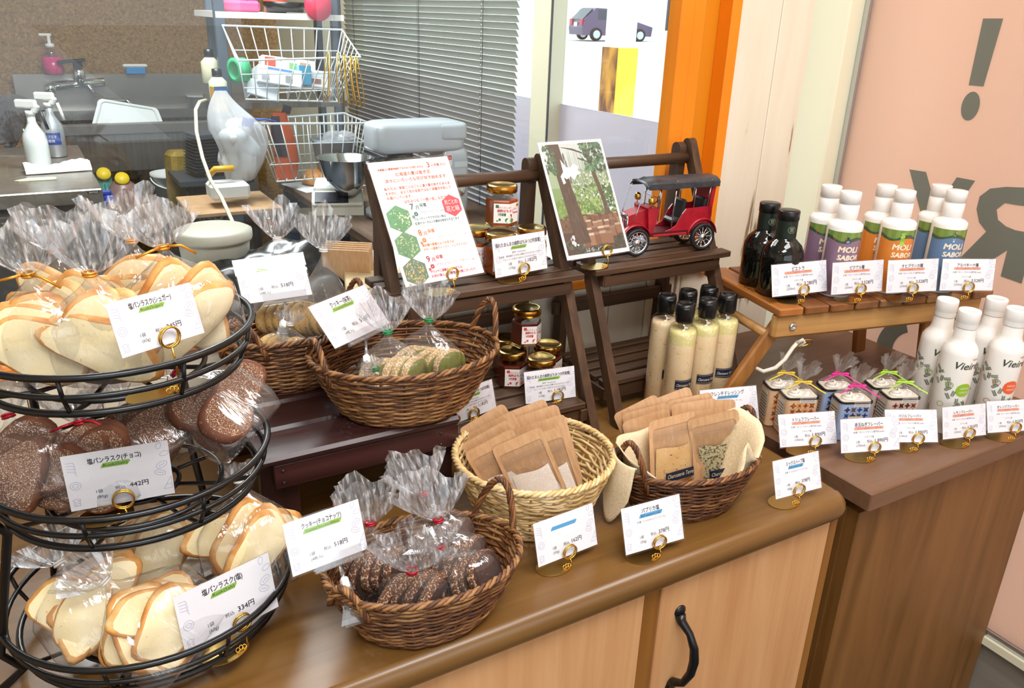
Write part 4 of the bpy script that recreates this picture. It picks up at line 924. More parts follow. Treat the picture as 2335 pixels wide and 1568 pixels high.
clip('sesame', at(640, 790, z=1.055), 'clear clip under the sesame cookie card', .6); clip('matcha', at(838, 868, z=1.052), 'clear clip under the matcha cookie card', .55); clip('nuts', at(800, 1375, z=.925), 'clear clip under the chocolate nut cookie card', .6)
# ------------------------------------------------------------------ kraft pouches and the linen cloth
M['kraft'] = noisy('kraft_paper', [(.3, 'c0956a'), (.7, 'cfa67d')], (220, 220, 60), .45, .08); M['salt'] = mottled('white_salt', 'ecdfd3', 'ffffff', .55, 700, .7, 'f3e9df'); M['paprika'] = mottled('paprika_salt', 'cfa468', '5b3b22', .64, 300, .8, 'dcb87e'); M['herbs'] = mottled('herb_salt', 'b9ae86', '4c512e', .5, 330, .8, 'cfc6a2')
M['pouchfilm'] = film('pouch_window', (.97, .96, .95), .1, .04, 50, .5, 1.5, 1.6)
def pouch_parts(t, w, h, fill, label=False):
    def rr(w_, z0, z1, r, n=5):
        o = []
        for cx, cz, a0 in ((w_/2-r, z1-r, 0), (-w_/2+r, z1-r, PI/2), (-w_/2+r, z0+r, PI), (w_/2-r, z0+r, 1.5*PI)):
            for k in range(n+1): a = a0+PI/2*k/n; o.append((cx+r*math.cos(a), cz+r*math.sin(a)))
        return o
    B = lambda x, z, s: s*(.009*max(0, 1-(2*x/w)**2)*max(0, 1-z/h*1.15)*(1 if z > 0 else 1))
    mb = MB(); out = rr(w, 0, h, .007); ins = rr(w*.84, h*.05, h*.87, .004)
    mb.add([(x, B(x, z, .6), z) for x, z in out]+[(x*.5, B(x*.5, z, .8), (z-h/2)*.5+h/2) for x, z in out]+[(0, B(0, h/2, .9), h/2)], [(i, (i+1) % 24, 24+(i+1) % 24, 24+i) for i in range(24)]+[(24+i, 24+(i+1) % 24, 48) for i in range(24)], 0, None, True)
    if fill: mb.add([(x, -.0006-B(x, z, .2), z) for x, z in out]+[(x, -.0008-B(x, z, .5), z) for x, z in ins], [(i, 24+i, 24+(i+1) % 24, (i+1) % 24) for i in range(24)], 0, None, False)
    else: mb.add([(x, -.0006-B(x, z, .3), z) for x, z in out]+[(x*.5, -.0006-B(x*.5, z, .9), (z-h/2)*.5+h/2) for x, z in out]+[(0, -.0006-B(0, h/2, 1), h/2)], [(24+i, 24+(i+1) % 24, (i+1) % 24, i) for i in range(24)]+[(48, 24+(i+1) % 24, 24+i) for i in range(24)], 0, None, True)
    mb.build('kraft_body', M['kraft'], t)
    if not fill:
        mb = MB()
        for zz in (.80, .775, .76): mb.box((0, -.0012, h*zz), (w*.9, .0008, h*.006))
        mb.build('zip_seal', M['kraft'], t); return
    mb = MB(); mb.grid(lambda u, v: ((u-.5)*w*.86, -.001-B((u-.5)*w*.86, h*(.05+.83*v), 1)-.0015*math.sin(u*9+v*4)*math.sin(v*11), h*(.05+.83*v)), 12, 14)
    for zz in (.80, .76, .735): mb.box((0, -.0022-.001, h*zz), (w*.84, .0012, h*.012))
    mb.build('window', M['pouchfilm'], t)
    mb = MB(); mb.grid(lambda u, v: ((u-.5)*w*.8*(1-.1*v), -.0004-.85*B((u-.5)*w*.8, h*(.06+.50*v), 1)*math.sin(PI*min(1, max(0, u)))**.3, h*(.06+(.50+.02*math.sin(u*5+1))*v)), 14, 12); mb.build('salt', M[fill], t)
    if label:
        mb = MB(); q = lambda x, z, l: (x, -.0105-l, z)
        mb.poly([q(-w*.26, h*.1, 0), (w*.36, -.0095, h*.1), (w*.36, -.0095, h*.235), q(-w*.26, h*.235, 0)], 0, lin('16213c')); text(mb, 'Charcuterie Terre', w*.05, h*.15, .008, lin('d9cda8'), 'c', w*.56, 0, lambda x, y, l: (x, -.0109, y), 0, .25); mb.build('label', M['gloss_print'], t)
def pouch(top, zt, axis, label, fill, grp, w=.068, h=.115, face=(-.42, -.9, .25), lab=False):
    a = Vector(axis).normalized(); p = at(*top, z=zt)-a*h; m = orient(a, face); m.translation = p
    t = thing('kraft_pouch', label, 'pouch', mtx=m, group=grp); pouch_parts(t, w, h, fill, lab); return t
g = 'kraft pouches of salt in the rattan basket'; A = (-.28, .22, .93)
for px, dz, ax, lab in (((1225, 989), 0, (-.27, .2, .94), 'salt pouch with clear window, frontmost in the rattan basket'), ((1176, 996), .0, (-.33, .22, .92), 'salt pouch second from front in the rattan basket'), ((1112, 1004), -.004, (-.42, .2, .9), 'salt pouch at the left rim of the rattan basket, lowest edge'),
        ((1104, 984), 0, (-.42, .24, .88), 'salt pouch at the left, one behind the lowest'), ((1114, 964), .003, (-.40, .25, .88), 'salt pouch at the left, third from the rim'), ((1096, 948), .006, (-.42, .3, .85), 'salt pouch at the far left back of the rattan basket'),
        ((1230, 960), .004, (-.2, .26, .93), 'salt pouch just behind the frontmost, zip strip showing'), ((1215, 938), .008, (-.2, .3, .92), 'salt pouch with crinkled shiny top, in back row'), ((1188, 928), .010, (-.22, .34, .9), 'rearmost salt pouch in the rattan basket')):
    pouch(px, .958+dz, ax, lab, 'salt' if dz < .003 else None, g)
g = 'kraft pouches of seasoned salt in the cloth-lined basket'
pouch((1532, 948), .962, (-.03, .16, .98), 'paprika salt pouch with dark blue label standing in front', 'paprika', g, .074, .098, (-.1, -.95, .2), True)
pouch((1624, 944), .962, (-.22, .12, .95), 'herb salt pouch tilted beside the paprika pouch', 'herbs', g, .07, .105, (-.5, -.85, .25), True)
for px, dz, ax, lab in (((1446, 921), .004, (-.32, .3, .88), 'plain kraft pouch fanned out furthest left in the cloth'), ((1470, 930), .002, (-.12, .25, .94), 'plain kraft pouch second in the left row'), ((1470, 946), 0, (-.2, .2, .95), 'plain kraft pouch just left of the paprika pouch'), ((1522, 898), .012, (-.2, .36, .9), 'tallest kraft pouch before the dressing bottles'),
        ((1571, 904), .010, (-.05, .34, .92), 'plain kraft pouch in back row centre'), ((1582, 914), .008, (.0, .28, .95), 'plain kraft pouch before the back row centre'), ((1626, 911), .008, (.12, .26, .93), 'kraft pouch leaning away at the right of the back row'), ((1602, 934), .003, (-.05, .2, .95), 'plain kraft pouch right behind the herb salt pouch')):
    pouch(px, .957+dz, ax, lab, None, g, .066, .105, (-.35, -.9, .2))
M['linen'] = noisy('linen_cloth', [(.3, 'd6bf98'), (.7, 'e8d6b4')], (500, 500, 500), .85, .3)
keys = [(0, .112, 1.02), (25, .118, 1.0), (50, .10, .92), (80, .095, .9), (120, .09, .9), (160, .098, 1.0), (185, .108, 1.06), (205, .092, 1.02), (228, .072, .94), (250, .068, .93), (268, .074, .95), (282, .067, .93), (300, .072, .95), (313, .106, .86), (326, .074, 1.0), (343, .096, 1.04), (360, .112, 1.02)]
def key(deg):
    for (a, z0, r0), (b, z1, r1) in zip(keys, keys[1:]):
        if a <= deg <= b: f = (deg-a)/(b-a); f = f*f*(3-2*f); return z0+(z1-z0)*f, r0+(r1-r0)*f
def cl(u, v):
    d = (u % 1)*360; z, r = key(d); th = math.radians(d); s0 = .66; q = v; rr = s0+(r-.05-s0)*q**.8 if q < .85 else (s0+(r-.05-s0)*.85**.8)+(r-(s0+(r-.05-s0)*.85**.8))*((q-.85)/.15)
    wob = .012*math.sin(7*th+q*3)*q
    return (.100*(rr+wob)*math.cos(th), .066*(rr+wob)*math.sin(th), .012+(z-.012)*q)
mb = MB(); mb.grid(cl, 72, 12, 0, True, True)
def hang(u, v):
    th = math.radians(178+u*32); o = 1.06+.05*math.sin(u*PI)+.06*v; return (.100*o*math.cos(th)-.004*v, .066*o*math.sin(th), .098-.012*u+.012*math.sin(PI*min(1, v*1.6))*(v < .63)-.088*v*(.5+.5*math.sin(PI*u*.9+.3)))
mb.grid(hang, 12, 14)
o = mb.build('linen_cloth', M['linen'], None, (.684, .683, T), (0, 0, math.radians(-12))); md = o.modifiers.new('thick', 'SOLIDIFY'); md.thickness = .0016; md.offset = 0
tag(o, 'cream linen cloth lining the dark wicker basket, hanging over its left side', 'cloth')
# ------------------------------------------------------------------ honey jars
M['honey'], nt, b = newmat('amber_honey'); b.inputs['Base Color'].default_value = lin('9c4408'); b.inputs['Roughness'].default_value = .15; b.inputs['Subsurface Weight'].default_value = 0; b.inputs['Specular IOR Level'].default_value = .4
M['honey_d'] = plain('dark_honey', '5a1606', .15); M['lidgold'] = plain('gold_lid', 'd8b56a', .18, 1); M['lidrim'] = plain('gold_lid_rim', 'c28a3a', .25, 1)
def wrap(r, th, z, l=0): return ((r+l)*math.sin(th), -(r+l)*math.cos(th), z)
HEX = lambda r: [(r*math.cos(PI/6+k*PI/3), r*math.sin(PI/6+k*PI/3)) for k in range(6)]
def jar(topx, zb, label, grp, mon, rz=.45):
    H = .0645; p = at(*topx, z=zb+H); hd = Vector((p.x, p.y, 0)).normalized()*(.024 if zb > 1 else .03); p = p+hd; t = thing('honey_jar', label, 'jar', (p.x, p.y, zb), rz-.45, grp); t.scale = (.84, .84, .827); r = .0295; dark = mon == '9'
    n = 24; ang = [2*PI*k/n for k in range(n)]
    def hx(t_): a = (t_+PI/6) % (PI/3)-PI/6; return (math.cos(PI/6)/math.cos(a))**.92
    def shape(prof): return [[(q*(hx(a) if e else 1)*math.cos(a), q*(hx(a) if e else 1)*math.sin(a), z) for a in ang] for q, z, e in prof]
    def loft(mb, rings, cap=True):
        vs = [p_ for q in rings for p_ in q]; mb.add(vs, [(i*n+k, i*n+(k+1) % n, (i+1)*n+(k+1) % n, (i+1)*n+k) for i in range(len(rings)-1) for k in range(n)], 0, None, False)
        mb.add(rings[0], [tuple(range(n))[::-1]]); mb.add(rings[-1], [tuple(range(n))]) if cap else None
    mb = MB(); loft(mb, shape([(r*.93, .001, 1), (r, .004, 1), (r, .052, 1), (r*.95, .057, 1), (.0245, .0605, 0), (.0245, .066, 0)])); mb.build('glass', M['glass'], t)
    mb = MB(); loft(mb, shape([(r*.88, .004, 1), (r*.95, .007, 1), (r*.95, .049, 1), (r*.9, .052, 1)])); mb.build('honey', M['honey_d'] if dark else M['honey'], t)
    mb = MB(); mb.lathe([(.0262, .0635), (.0272, .0645), (.0272, .073), (.0265, .0755)], 36, 1, capb=False, capt=False); mb.lathe([(.0265, .0755), (.0245, .0775), (.021, .0772), (.0195, .0765), (0, .0767)], 36, 0, capb=False); mb.build('lid', [M['lidgold'], M['lidrim']], t)
    # label wrapped over the two facets seen from the shop
    mb = MB(); W_, z0, z1 = .056, .012, .047
    def mp(x, y, l):
        a = x/(r*.97); q = r*hx(-PI/2+a)+.0005+l; return (q*math.sin(a), -q*math.cos(a), y)
    xs = sorted([W_*(k/12-.5) for k in range(13)]+[0])
    for x0, x1 in zip(xs, xs[1:]): mb.poly([mp(x0, z0, 0), mp(x1, z0, 0), mp(x1, z1, 0), mp(x0, z1, 0)], 0, lin('f6efe9'))
    R_ = lin('c8323a'); D = lin('1f6b3f') if not dark else R_
    text(mb, '採れたまんまの', -.008, .0385, .0046, R_, 'c', .025, 0, mp); text(mb, '純粋はちみつ', -.006, .032, .006, R_, 'c', .031, 0, mp, .0002)
    text(mb, mon+'月採蜜', -.013, .0255, .0055, D, 'c', .015, 0, mp, .0002); text(mb, 'Pure', .018, .034, .0065, R_, 'c', None, 0, mp); text(mb, 'Honey', .018, .028, .0062, R_, 'c', None, 0, mp, .0002)
    def hexl(cx, cz, q, c): mb.poly([mp(cx+q*math.sin(k*PI/3), cz+q*math.cos(k*PI/3), .0002) for k in range(6)][::-1], 0, lin(c))
    for (cx, cz), c in zip(((.003, .0245), (-.003, .0175), (.007, .0165)), ('e07a1c', 'd8432e', 'ef7a55') if dark else ('9c2f1c', '2f8a3a', '4f9a45')): hexl(cx, cz, .0045, c)
    for cx, cz, q in ((-.022, .042, .0032), (-.017, .0185, .0024), (-.0215, .016, .0016)):
        for k in range(4): mb.poly([mp(cx+q*.6*math.cos(PI/4+k*PI/2)+q*.5*math.cos(i*PI/4), cz+q*.6*math.sin(PI/4+k*PI/2)+q*.5*math.sin(i*PI/4), .0002) for i in range(8)], 0, D)
    if not dark:
        mb.poly([mp(.024+.003*math.cos(k*PI/6), .0425+.0042*math.sin(k*PI/6), .0003) for k in range(12)], 0, lin('e0a92c')); mb.poly([mp(.0245+s*.003, .041+q*.0016, .0004) for s, q in ((-1, 0), (1, 0), (1, 1), (-1, 1))], 0, lin('2a2016'))
    mb.build('label', M['gloss_print'], t); return t
g = 'honey jars of the July harvest'; Z1 = 1.0905
jar((1145, 425), Z1+.0647, 'amber honey jar on top of the upper pile, July label', g, '7', .42)
jar((1141, 537), Z1, 'amber honey jar under the top one, before its neighbours', g, '7', .5); jar((1086, 525), Z1, 'amber honey jar half hidden by the written poster', g, '7', .3); jar((1212, 524), Z1, 'amber honey jar at the upper right behind its price card', g, '7', .6)
g = 'honey jars of the September harvest'; Z2 = .899
jar((1201, 713), Z2+.0647, 'dark honey jar on top of the lower pile, September label', g, '9', .62)
jar((1168, 812), Z2, 'dark honey jar in the lower pile left of the price card', g, '9', .45); jar((1234, 829), Z2, 'dark honey jar behind the September price card', g, '9', .5); jar((1156, 783), Z2, 'dark honey jar at the back of the lower pile, by the basket handle', g, '9', .5); jar((1249, 797), Z2, 'dark honey jar at the back of the lower pile, near the shelf leg', g, '9', .5)
# ------------------------------------------------------------------ dressing bottles
M['dressing'] = mottled('cream_dressing', 'efcfa0', 'cfa36a', .64, 190, .5, 'f5dcb6', 0); M['oil_layer'] = mottled('oil_layer', 'd9c878', 'eee2b4', .55, 160, .4, 'e2d494', 0)
def ring_label(mb, r, z0, z1, a0, a1, col, n=14, mi=0, tilt=0):
    for k in range(n):
        p, q = a0+(a1-a0)*k/n, a0+(a1-a0)*(k+1)/n; mb.poly([wrap(r, p, z0+tilt*p), wrap(r, q, z0+tilt*q), wrap(r, q, z1+tilt*q), wrap(r, p, z1+tilt*p)], mi, col)
def arctext(mb, s, r, ang, z, size, col, width=None, al='c', shear=0, bold=0, tilt=0):
    text(mb, s, 0, 0, size, col, al, width, 0, lambda x, y, l: wrap(r, ang+x/r, z+y+tilt*(ang+x/r), l), bold, shear)
def dressing(top, label, rz, mix=.3):
    H = .196; p = at(*top, z=T+H); t = thing('dressing_bottle', label, 'bottle', (p.x, p.y, T), rz-.68, 'cream dressing bottles'); r = .0222
    mb = MB(); mb.lathe([(r*.94, 0), (r, .002), (r, .150), (r*.94, .1565), (r*.75, .161), (.0118, .165), (.0118, .172)], 32); mb.build('glass', M['glass'], t)
    zo = .145-.014*mix; mb = MB(); mb.lathe([(r*.9, .003), (r*.955, .005), (r*.955, zo)], 32, 0, capt=False); mb.lathe([(r*.955, zo), (r*.955, .147), (r*.88, .153), (0, .153)], 32, 1, capb=False); mb.build('dressing', [M['dressing'], M['oil_layer'] if mix > .2 else M['dressing']], t)
    mb = MB(); mb.lathe([(.0142, .168), (.0148, .169), (.0148, .189), (.0138, .1955), (.0095, .196), (.009, .1945), (0, .1945)], 28); mb.lathe([(.0135, .1655), (.0135, .1675)], 28); mb.box((0, -.0152, .188), (.008, .002, .005), 0, None, .0006); mb.build('cap', M['blackplastic'], t)
    mb = MB(); ring_label(mb, r+.0003, .058, .074, -.2, 1.3, lin('16223f')); ring_label(mb, r+.0004, .0595, .0600, -.16, 1.26, lin('b8aa84')); ring_label(mb, r+.0004, .072, .0725, -.16, 1.26, lin('b8aa84'))
    arctext(mb, 'Charcuterie Terre', r+.0005, .55, .0632, .007, lin('e0d6b8'), 1.36*r, 'c', .25); mb.build('label', M['gloss_print'], t)
    return t
for px, lab, rz, mx_ in (((1565, 690), 'dressing bottle frontmost of six, thick yellow oil layer', .0, 1), ((1617, 680), 'dressing bottle in front, right of the yellow-topped one', -.05, .5), ((1523, 670), 'dressing bottle at the left end of the six', .35, .1), ((1662, 669), 'dressing bottle at the right end with speckled herbs', -.1, .9), ((1571, 660), 'dressing bottle in the back row, left one', .1, .4), ((1619, 652), 'dressing bottle in the back row, right one', .1, .3)):
    dressing(px, lab, rz, mx_)
# ------------------------------------------------------------------ bottles on the folding table
M['darkglass'] = plain('dark_olive_glass', '0b0d0b', .06, 0, Specular_IOR_Level=.6); M['sleeve'] = plain('dark_green_sleeve', '14211a', .3); M['oil_label'] = plain('dark_green_label', '26332a', .5)
def darkoil(top, label):
    H = .138; p = at(*top, z=1.04+H); t = thing('olive_oil_bottle', label, 'bottle', (p.x, p.y, 1.0405), -.7, 'black olive oil bottles'); r = .0335; t.scale = (1.0, 1.0, .873)
    mb = MB(); mb.lathe([(r*.9, 0), (r, .004), (r, .072), (r*.97, .082), (r*.82, .094), (r*.6, .102), (.0158, .107), (.0152, .112)], 36); mb.build('glass', M['darkglass'], t)
    mb = MB(); mb.lathe([(.0160, .108), (.0160, .141)], 32, 0, capb=False, capt=False); mb.build('neck_sleeve', M['sleeve'], t)
    mb = MB(); mb.lathe([(.0162, .1405), (.0168, .1415), (.0168, .156), (.016, .158), (0, .1582)], 32); mb.build('cap', M['blackplastic'], t)
    mb = MB(); ring_label(mb, r+.0003, .02, .052, -.35, 1.0, lin('2a3a30')); arctext(mb, 'PIETRA', r+.0005, .3, .04, .009, lin('46564a'), None, 'c')
    q = oval(0, 0, .0065, .0065, 0, 18); 
    for k in range(18): a, b_ = q[k], q[(k+1) % 18]; mb.poly([wrap(.0163, .35+a[0]/.016, .125+a[1]), wrap(.0163, .35+b_[0]/.016, .125+b_[1]), wrap(.0163, .35+b_[0]*.85/.016, .125+b_[1]*.85), wrap(.0163, .35+a[0]*.85/.016, .125+a[1]*.85)], 0, lin('6f7a66'))
    for x in (-.002, 0, .002): mb.poly([wrap(.0163, .35+(x-.0006)/.016, .121), wrap(.0163, .35+(x+.0006)/.016, .121), wrap(.0163, .35+(x+.001)/.016, .129), wrap(.0163, .35+(x-.001)/.016, .129)], 0, lin('6f7a66'))
    mb.build('label', M['print'], t)
darkoil((1757, 462), 'black olive oil bottle at the back left of the folding table'); darkoil((1801, 479), 'black olive oil bottle in front, behind its price card')
def moli(top, cols, label, motif):
    H = .168; p = at(*top, z=1.04+H); t = thing('oil_bottle', label, 'bottle', (p.x, p.y, 1.0405), -.62, 'white bottles with painted labels'); r = .0272; t.scale = (1, 1, 1); VS = .168/.213; vz = lambda q: [(a_, z_*VS) for a_, z_ in q]
    mb = MB(); mb.lathe(vz([(r*.95, 0), (r, .003), (r, .143), (r*.97, .149), (r*.8, .1535), (.0152, .156), (.0152, .160)]), 40); mb.build('bottle', M['whitegloss'], t)
    mb = MB(); mb.lathe(vz([(.0154, .159), (.0159, .160), (.0159, .187), (.0154, .1875), (.0154, .190), (.0161, .1905), (.0161, .2115), (.0154, .213), (0, .2132)]), 36); mb.build('cap', M['white'], t)
    mb = MB(); R0 = r+.0003; a0, a1 = -1.35, 1.55; n = 24; hill = [.117+.0035*math.sin(k*.4+cols[2]) for k in range(n+1)]; hill2 = [h+.006+.0015*math.sin(k*.5+1) for k, h in enumerate(hill)]
    for k in range(n):
        p_, q_ = a0+(a1-a0)*k/n, a0+(a1-a0)*(k+1)/n
        mb.poly([wrap(R0, p_, .004), wrap(R0, q_, .004), wrap(R0, q_, hill[k+1]), wrap(R0, p_, hill[k])], 0, lin(cols[0])); mb.poly([wrap(R0, p_, hill[k]), wrap(R0, q_, hill[k+1]), wrap(R0, q_, hill2[k+1]), wrap(R0, p_, hill2[k])], 0, lin('3f5a3c' if k % 3 else '34523f')); mb.poly([wrap(R0, p_, hill2[k]), wrap(R0, q_, hill2[k+1]), wrap(R0, q_, .137), wrap(R0, p_, .137)], 0, lin('6f8a3c' if (k//2) % 2 else '7d9748'))
    C_ = lin('f3e3c9'); arctext(mb, 'MOLI', R0+.0002, .12, .096, .0165, C_, .031, 'c', .1, .0006); arctext(mb, 'SABOR', R0+.0002, .22, .08, .0145, C_, .036, 'c', .1, .0006); arctext(mb, 'ACEITE DE OLIVA', R0+.0002, .2, .072, .005, lin('3b2a33'), .032); arctext(mb, 'VIRGEN EXTRA', R0+.0002, .2, .066, .005, lin('3b2a33'), .028)
    def blob(a, z, s, c, n_=8, sx=1): mb.poly([wrap(R0+.0004, a+s*sx*math.cos(2*PI*i/n_)/r, z+s*math.sin(2*PI*i/n_)) for i in range(n_)], 0, lin(c))
    rn = random.Random(int(cols[2]*10))
    if motif == 'truck': 
        mb.poly([wrap(R0+.0003, a/r, z) for a, z in ((-.02, .117), (-.004, .117), (-.004, .124), (-.02, .124))], 0, lin('c22f2a')); blob(-.017, .1255, .002, '2b2e33'); blob(-.006, .1255, .002, '2b2e33'); blob(.006, .118, .0048, '2e3a46'); blob(.006, .118, .0028, '8aa0b0'); blob(.016, .121, .003, '2e3a46'); mb.poly([wrap(R0+.0003, a/r, z) for a, z in ((.004, .117), (.018, .122), (.018, .126), (.004, .122))], 0, lin('3c5f86'))
    elif motif == 'leaf':
        for k in range(16): blob(.012+rn.uniform(-.006, .012), .118+rn.uniform(-.012, .014), .0024, rn.choice(('b7d64a', '9bc23a', '88b030')), 6, 1.5)
    else:
        for k in range(12): blob(rn.uniform(-.004, .022), .122+rn.uniform(-.012, .012), .0016, rn.choice(('d8402f', 'b93a52', 'dfe6ea', '365f3a')), 6)
        for k in range(14): blob(rn.uniform(-.004, .022), .127+rn.uniform(-.01, .008), .003, '36602f', 4, .3)
    blob(-.02, .055, .006, cols[1], 10, 1.6); mb.v = [(x_, y_, z_*VS) for x_, y_, z_ in mb.v]; mb.build('label', M['gloss_print'], t)
for px, c, m_, lab in (((1942, 437), ('8b6f86', 'c9a9b2', 1.1), 'truck', 'white bottle with purple painted label, front of its pair'), ((1898, 423), ('8b6f86', 'c9a9b2', 1.1), 'truck', 'white bottle with purple painted label, back of its pair'), ((2066, 434), ('d9822f', 'b5642a', 2.2), 'leaf', 'white bottle with orange painted label, front of its pair'), ((2024, 422), ('d9822f', 'b5642a', 2.2), 'leaf', 'white bottle with orange painted label, back of its pair'), ((2184, 434), ('5f7fa6', '42608a', 3.3), 'berry', 'white bottle with blue painted label, front of its pair'), ((2149, 422), ('5f7fa6', '42608a', 3.3), 'berry', 'white bottle with blue painted label, back of its pair')): moli(px, c, lab, m_)
# ------------------------------------------------------------------ slim white bottles and tins on the dark cabinet
def slim(top, fruit, label):
    H = .203; p = at(*top, z=T+H); t = thing('oil_bottle', label, 'bottle', (p.x, p.y, T+.0005), -.72, 'slim white bottles with leaf print'); r = .0264; VS = .203/.236; UPZ = .024; vz = lambda q: [(a_, z_*VS) for a_, z_ in q]
    mb = MB(); mb.lathe(vz([(r*.95, 0), (r, .003), (r, .155), (r*.97, .163), (r*.82, .171), (.0172, .178), (.0162, .184), (.0150, .203), (.0147, .206)]), 40); mb.build('bottle', M['whitegloss'], t)
    mb = MB(); mb.lathe(vz([(.0156, .203), (.0162, .2045), (.0154, .207), (.0164, .209), (.0154, .212), (.0164, .214), (.0164, .232), (.0157, .2355), (.0120, .236), (.0115, .235), (0, .235)]), 32); mb.build('cap', M['white'], t)
    mb = MB(); R0 = r+.0003; c1, c2 = ('8fb920', 'LIMÓN\nLEMON') if fruit == 'lemon' else ('ea5f2c', 'NARANJA\nORANGE'); G_ = lin('5d6650')
    arctext(mb, 'Vieiru', R0, .25, .108, .019, lin('4a5040'), .040, 'c', .25, .0003); arctext(mb, 'VEIRU', R0, .75, .125, .005, G_); arctext(mb, '◆', R0, .05, .124, .006, G_) if False else None
    A_ = .42; q0 = .0128
    for k in range(16):
        ua, ub = -1+2*k/16, -1+2*(k+1)/16; ha, hb = q0*math.sqrt(max(0, 1-ua*ua))+.0004*(k % 2), q0*math.sqrt(max(0, 1-ub*ub))+.0004*((k+1) % 2)
        mb.poly([wrap(R0+.0002, A_+q0*ua/r, .067-ha), wrap(R0+.0002, A_+q0*ub/r, .067-hb), wrap(R0+.0002, A_+q0*ub/r, .067+hb), wrap(R0+.0002, A_+q0*ua/r, .067+ha)], 0, lin(c1))
    for k, s in enumerate(c2.split('\n')): arctext(mb, s, R0+.0004, A_, .0685-.0075*k, .0058, lin('eaf2d0' if fruit == 'lemon' else 'fde3d2'), .0145)
    rn = random.Random(5)
    def leaf(a, z, L, d, c): mb.poly([wrap(R0, a+(L*math.cos(d)*u-L*.22*math.sin(d)*v)/r, z+L*math.sin(d)*u+L*.22*math.cos(d)*v) for u, v in ((0, 0), (.4, 1), (1, 0), (.4, -1))], 0, lin(c))
    for k in range(24):
        a, z, d = -1.5+3*((k*.37) % 1), .012+.10*((k*.618) % 1), rn.uniform(.3, 2.6)
        if abs(a-A_) < .5 and abs(z-.062) < .02: continue
        for j in range(5):
            for s in (-1, 1): leaf(a+.0022*j*math.cos(d)/r, z+.0022*j*math.sin(d), .0042, d+s*.8, ('6b7562', '8a937c', '5b6652')[k % 3])
    for a, z, q in ((-.45, .075, .006), (.2, .03, .0045), (-.7, .035, .005)):
        w_ = oval(0, 0, q, q, 0, 16)
        for k in range(16): x_, y_ = w_[k], w_[(k+1) % 16]; mb.poly([wrap(R0, a+x_[0]/r, z+x_[1]), wrap(R0, a+y_[0]/r, z+y_[1]), wrap(R0, a+y_[0]*.8/r, z+y_[1]*.8), wrap(R0, a+x_[0]*.8/r, z+x_[1]*.8)], 0, lin(c1 if k % 2 else '9aa37e'))
    mb.v = [(x_, y_, (z_+UPZ)*VS) for x_, y_, z_ in mb.v]; mb.build('label', M['gloss_print'], t)
slim((2163, 681), 'lemon', 'slim white bottle with green lemon seal, back of its pair'); slim((2213, 706), 'lemon', 'slim white bottle with green lemon seal, front of its pair'); slim((2275, 679), 'orange', 'slim white bottle with orange seal, back of its pair'); slim((2322, 702), 'orange', 'slim white bottle with orange seal, front of its pair')
M['tinmetal'] = plain('tin_metal', '3a3632', .3, .7); M['cellow'] = film('thin_wrap', (.98, .97, .95), .08, .08, 70, .9, 1.5, 1.8); M['cream_w'] = plain('white_sugar_rose', 'e9e2d6', .6)
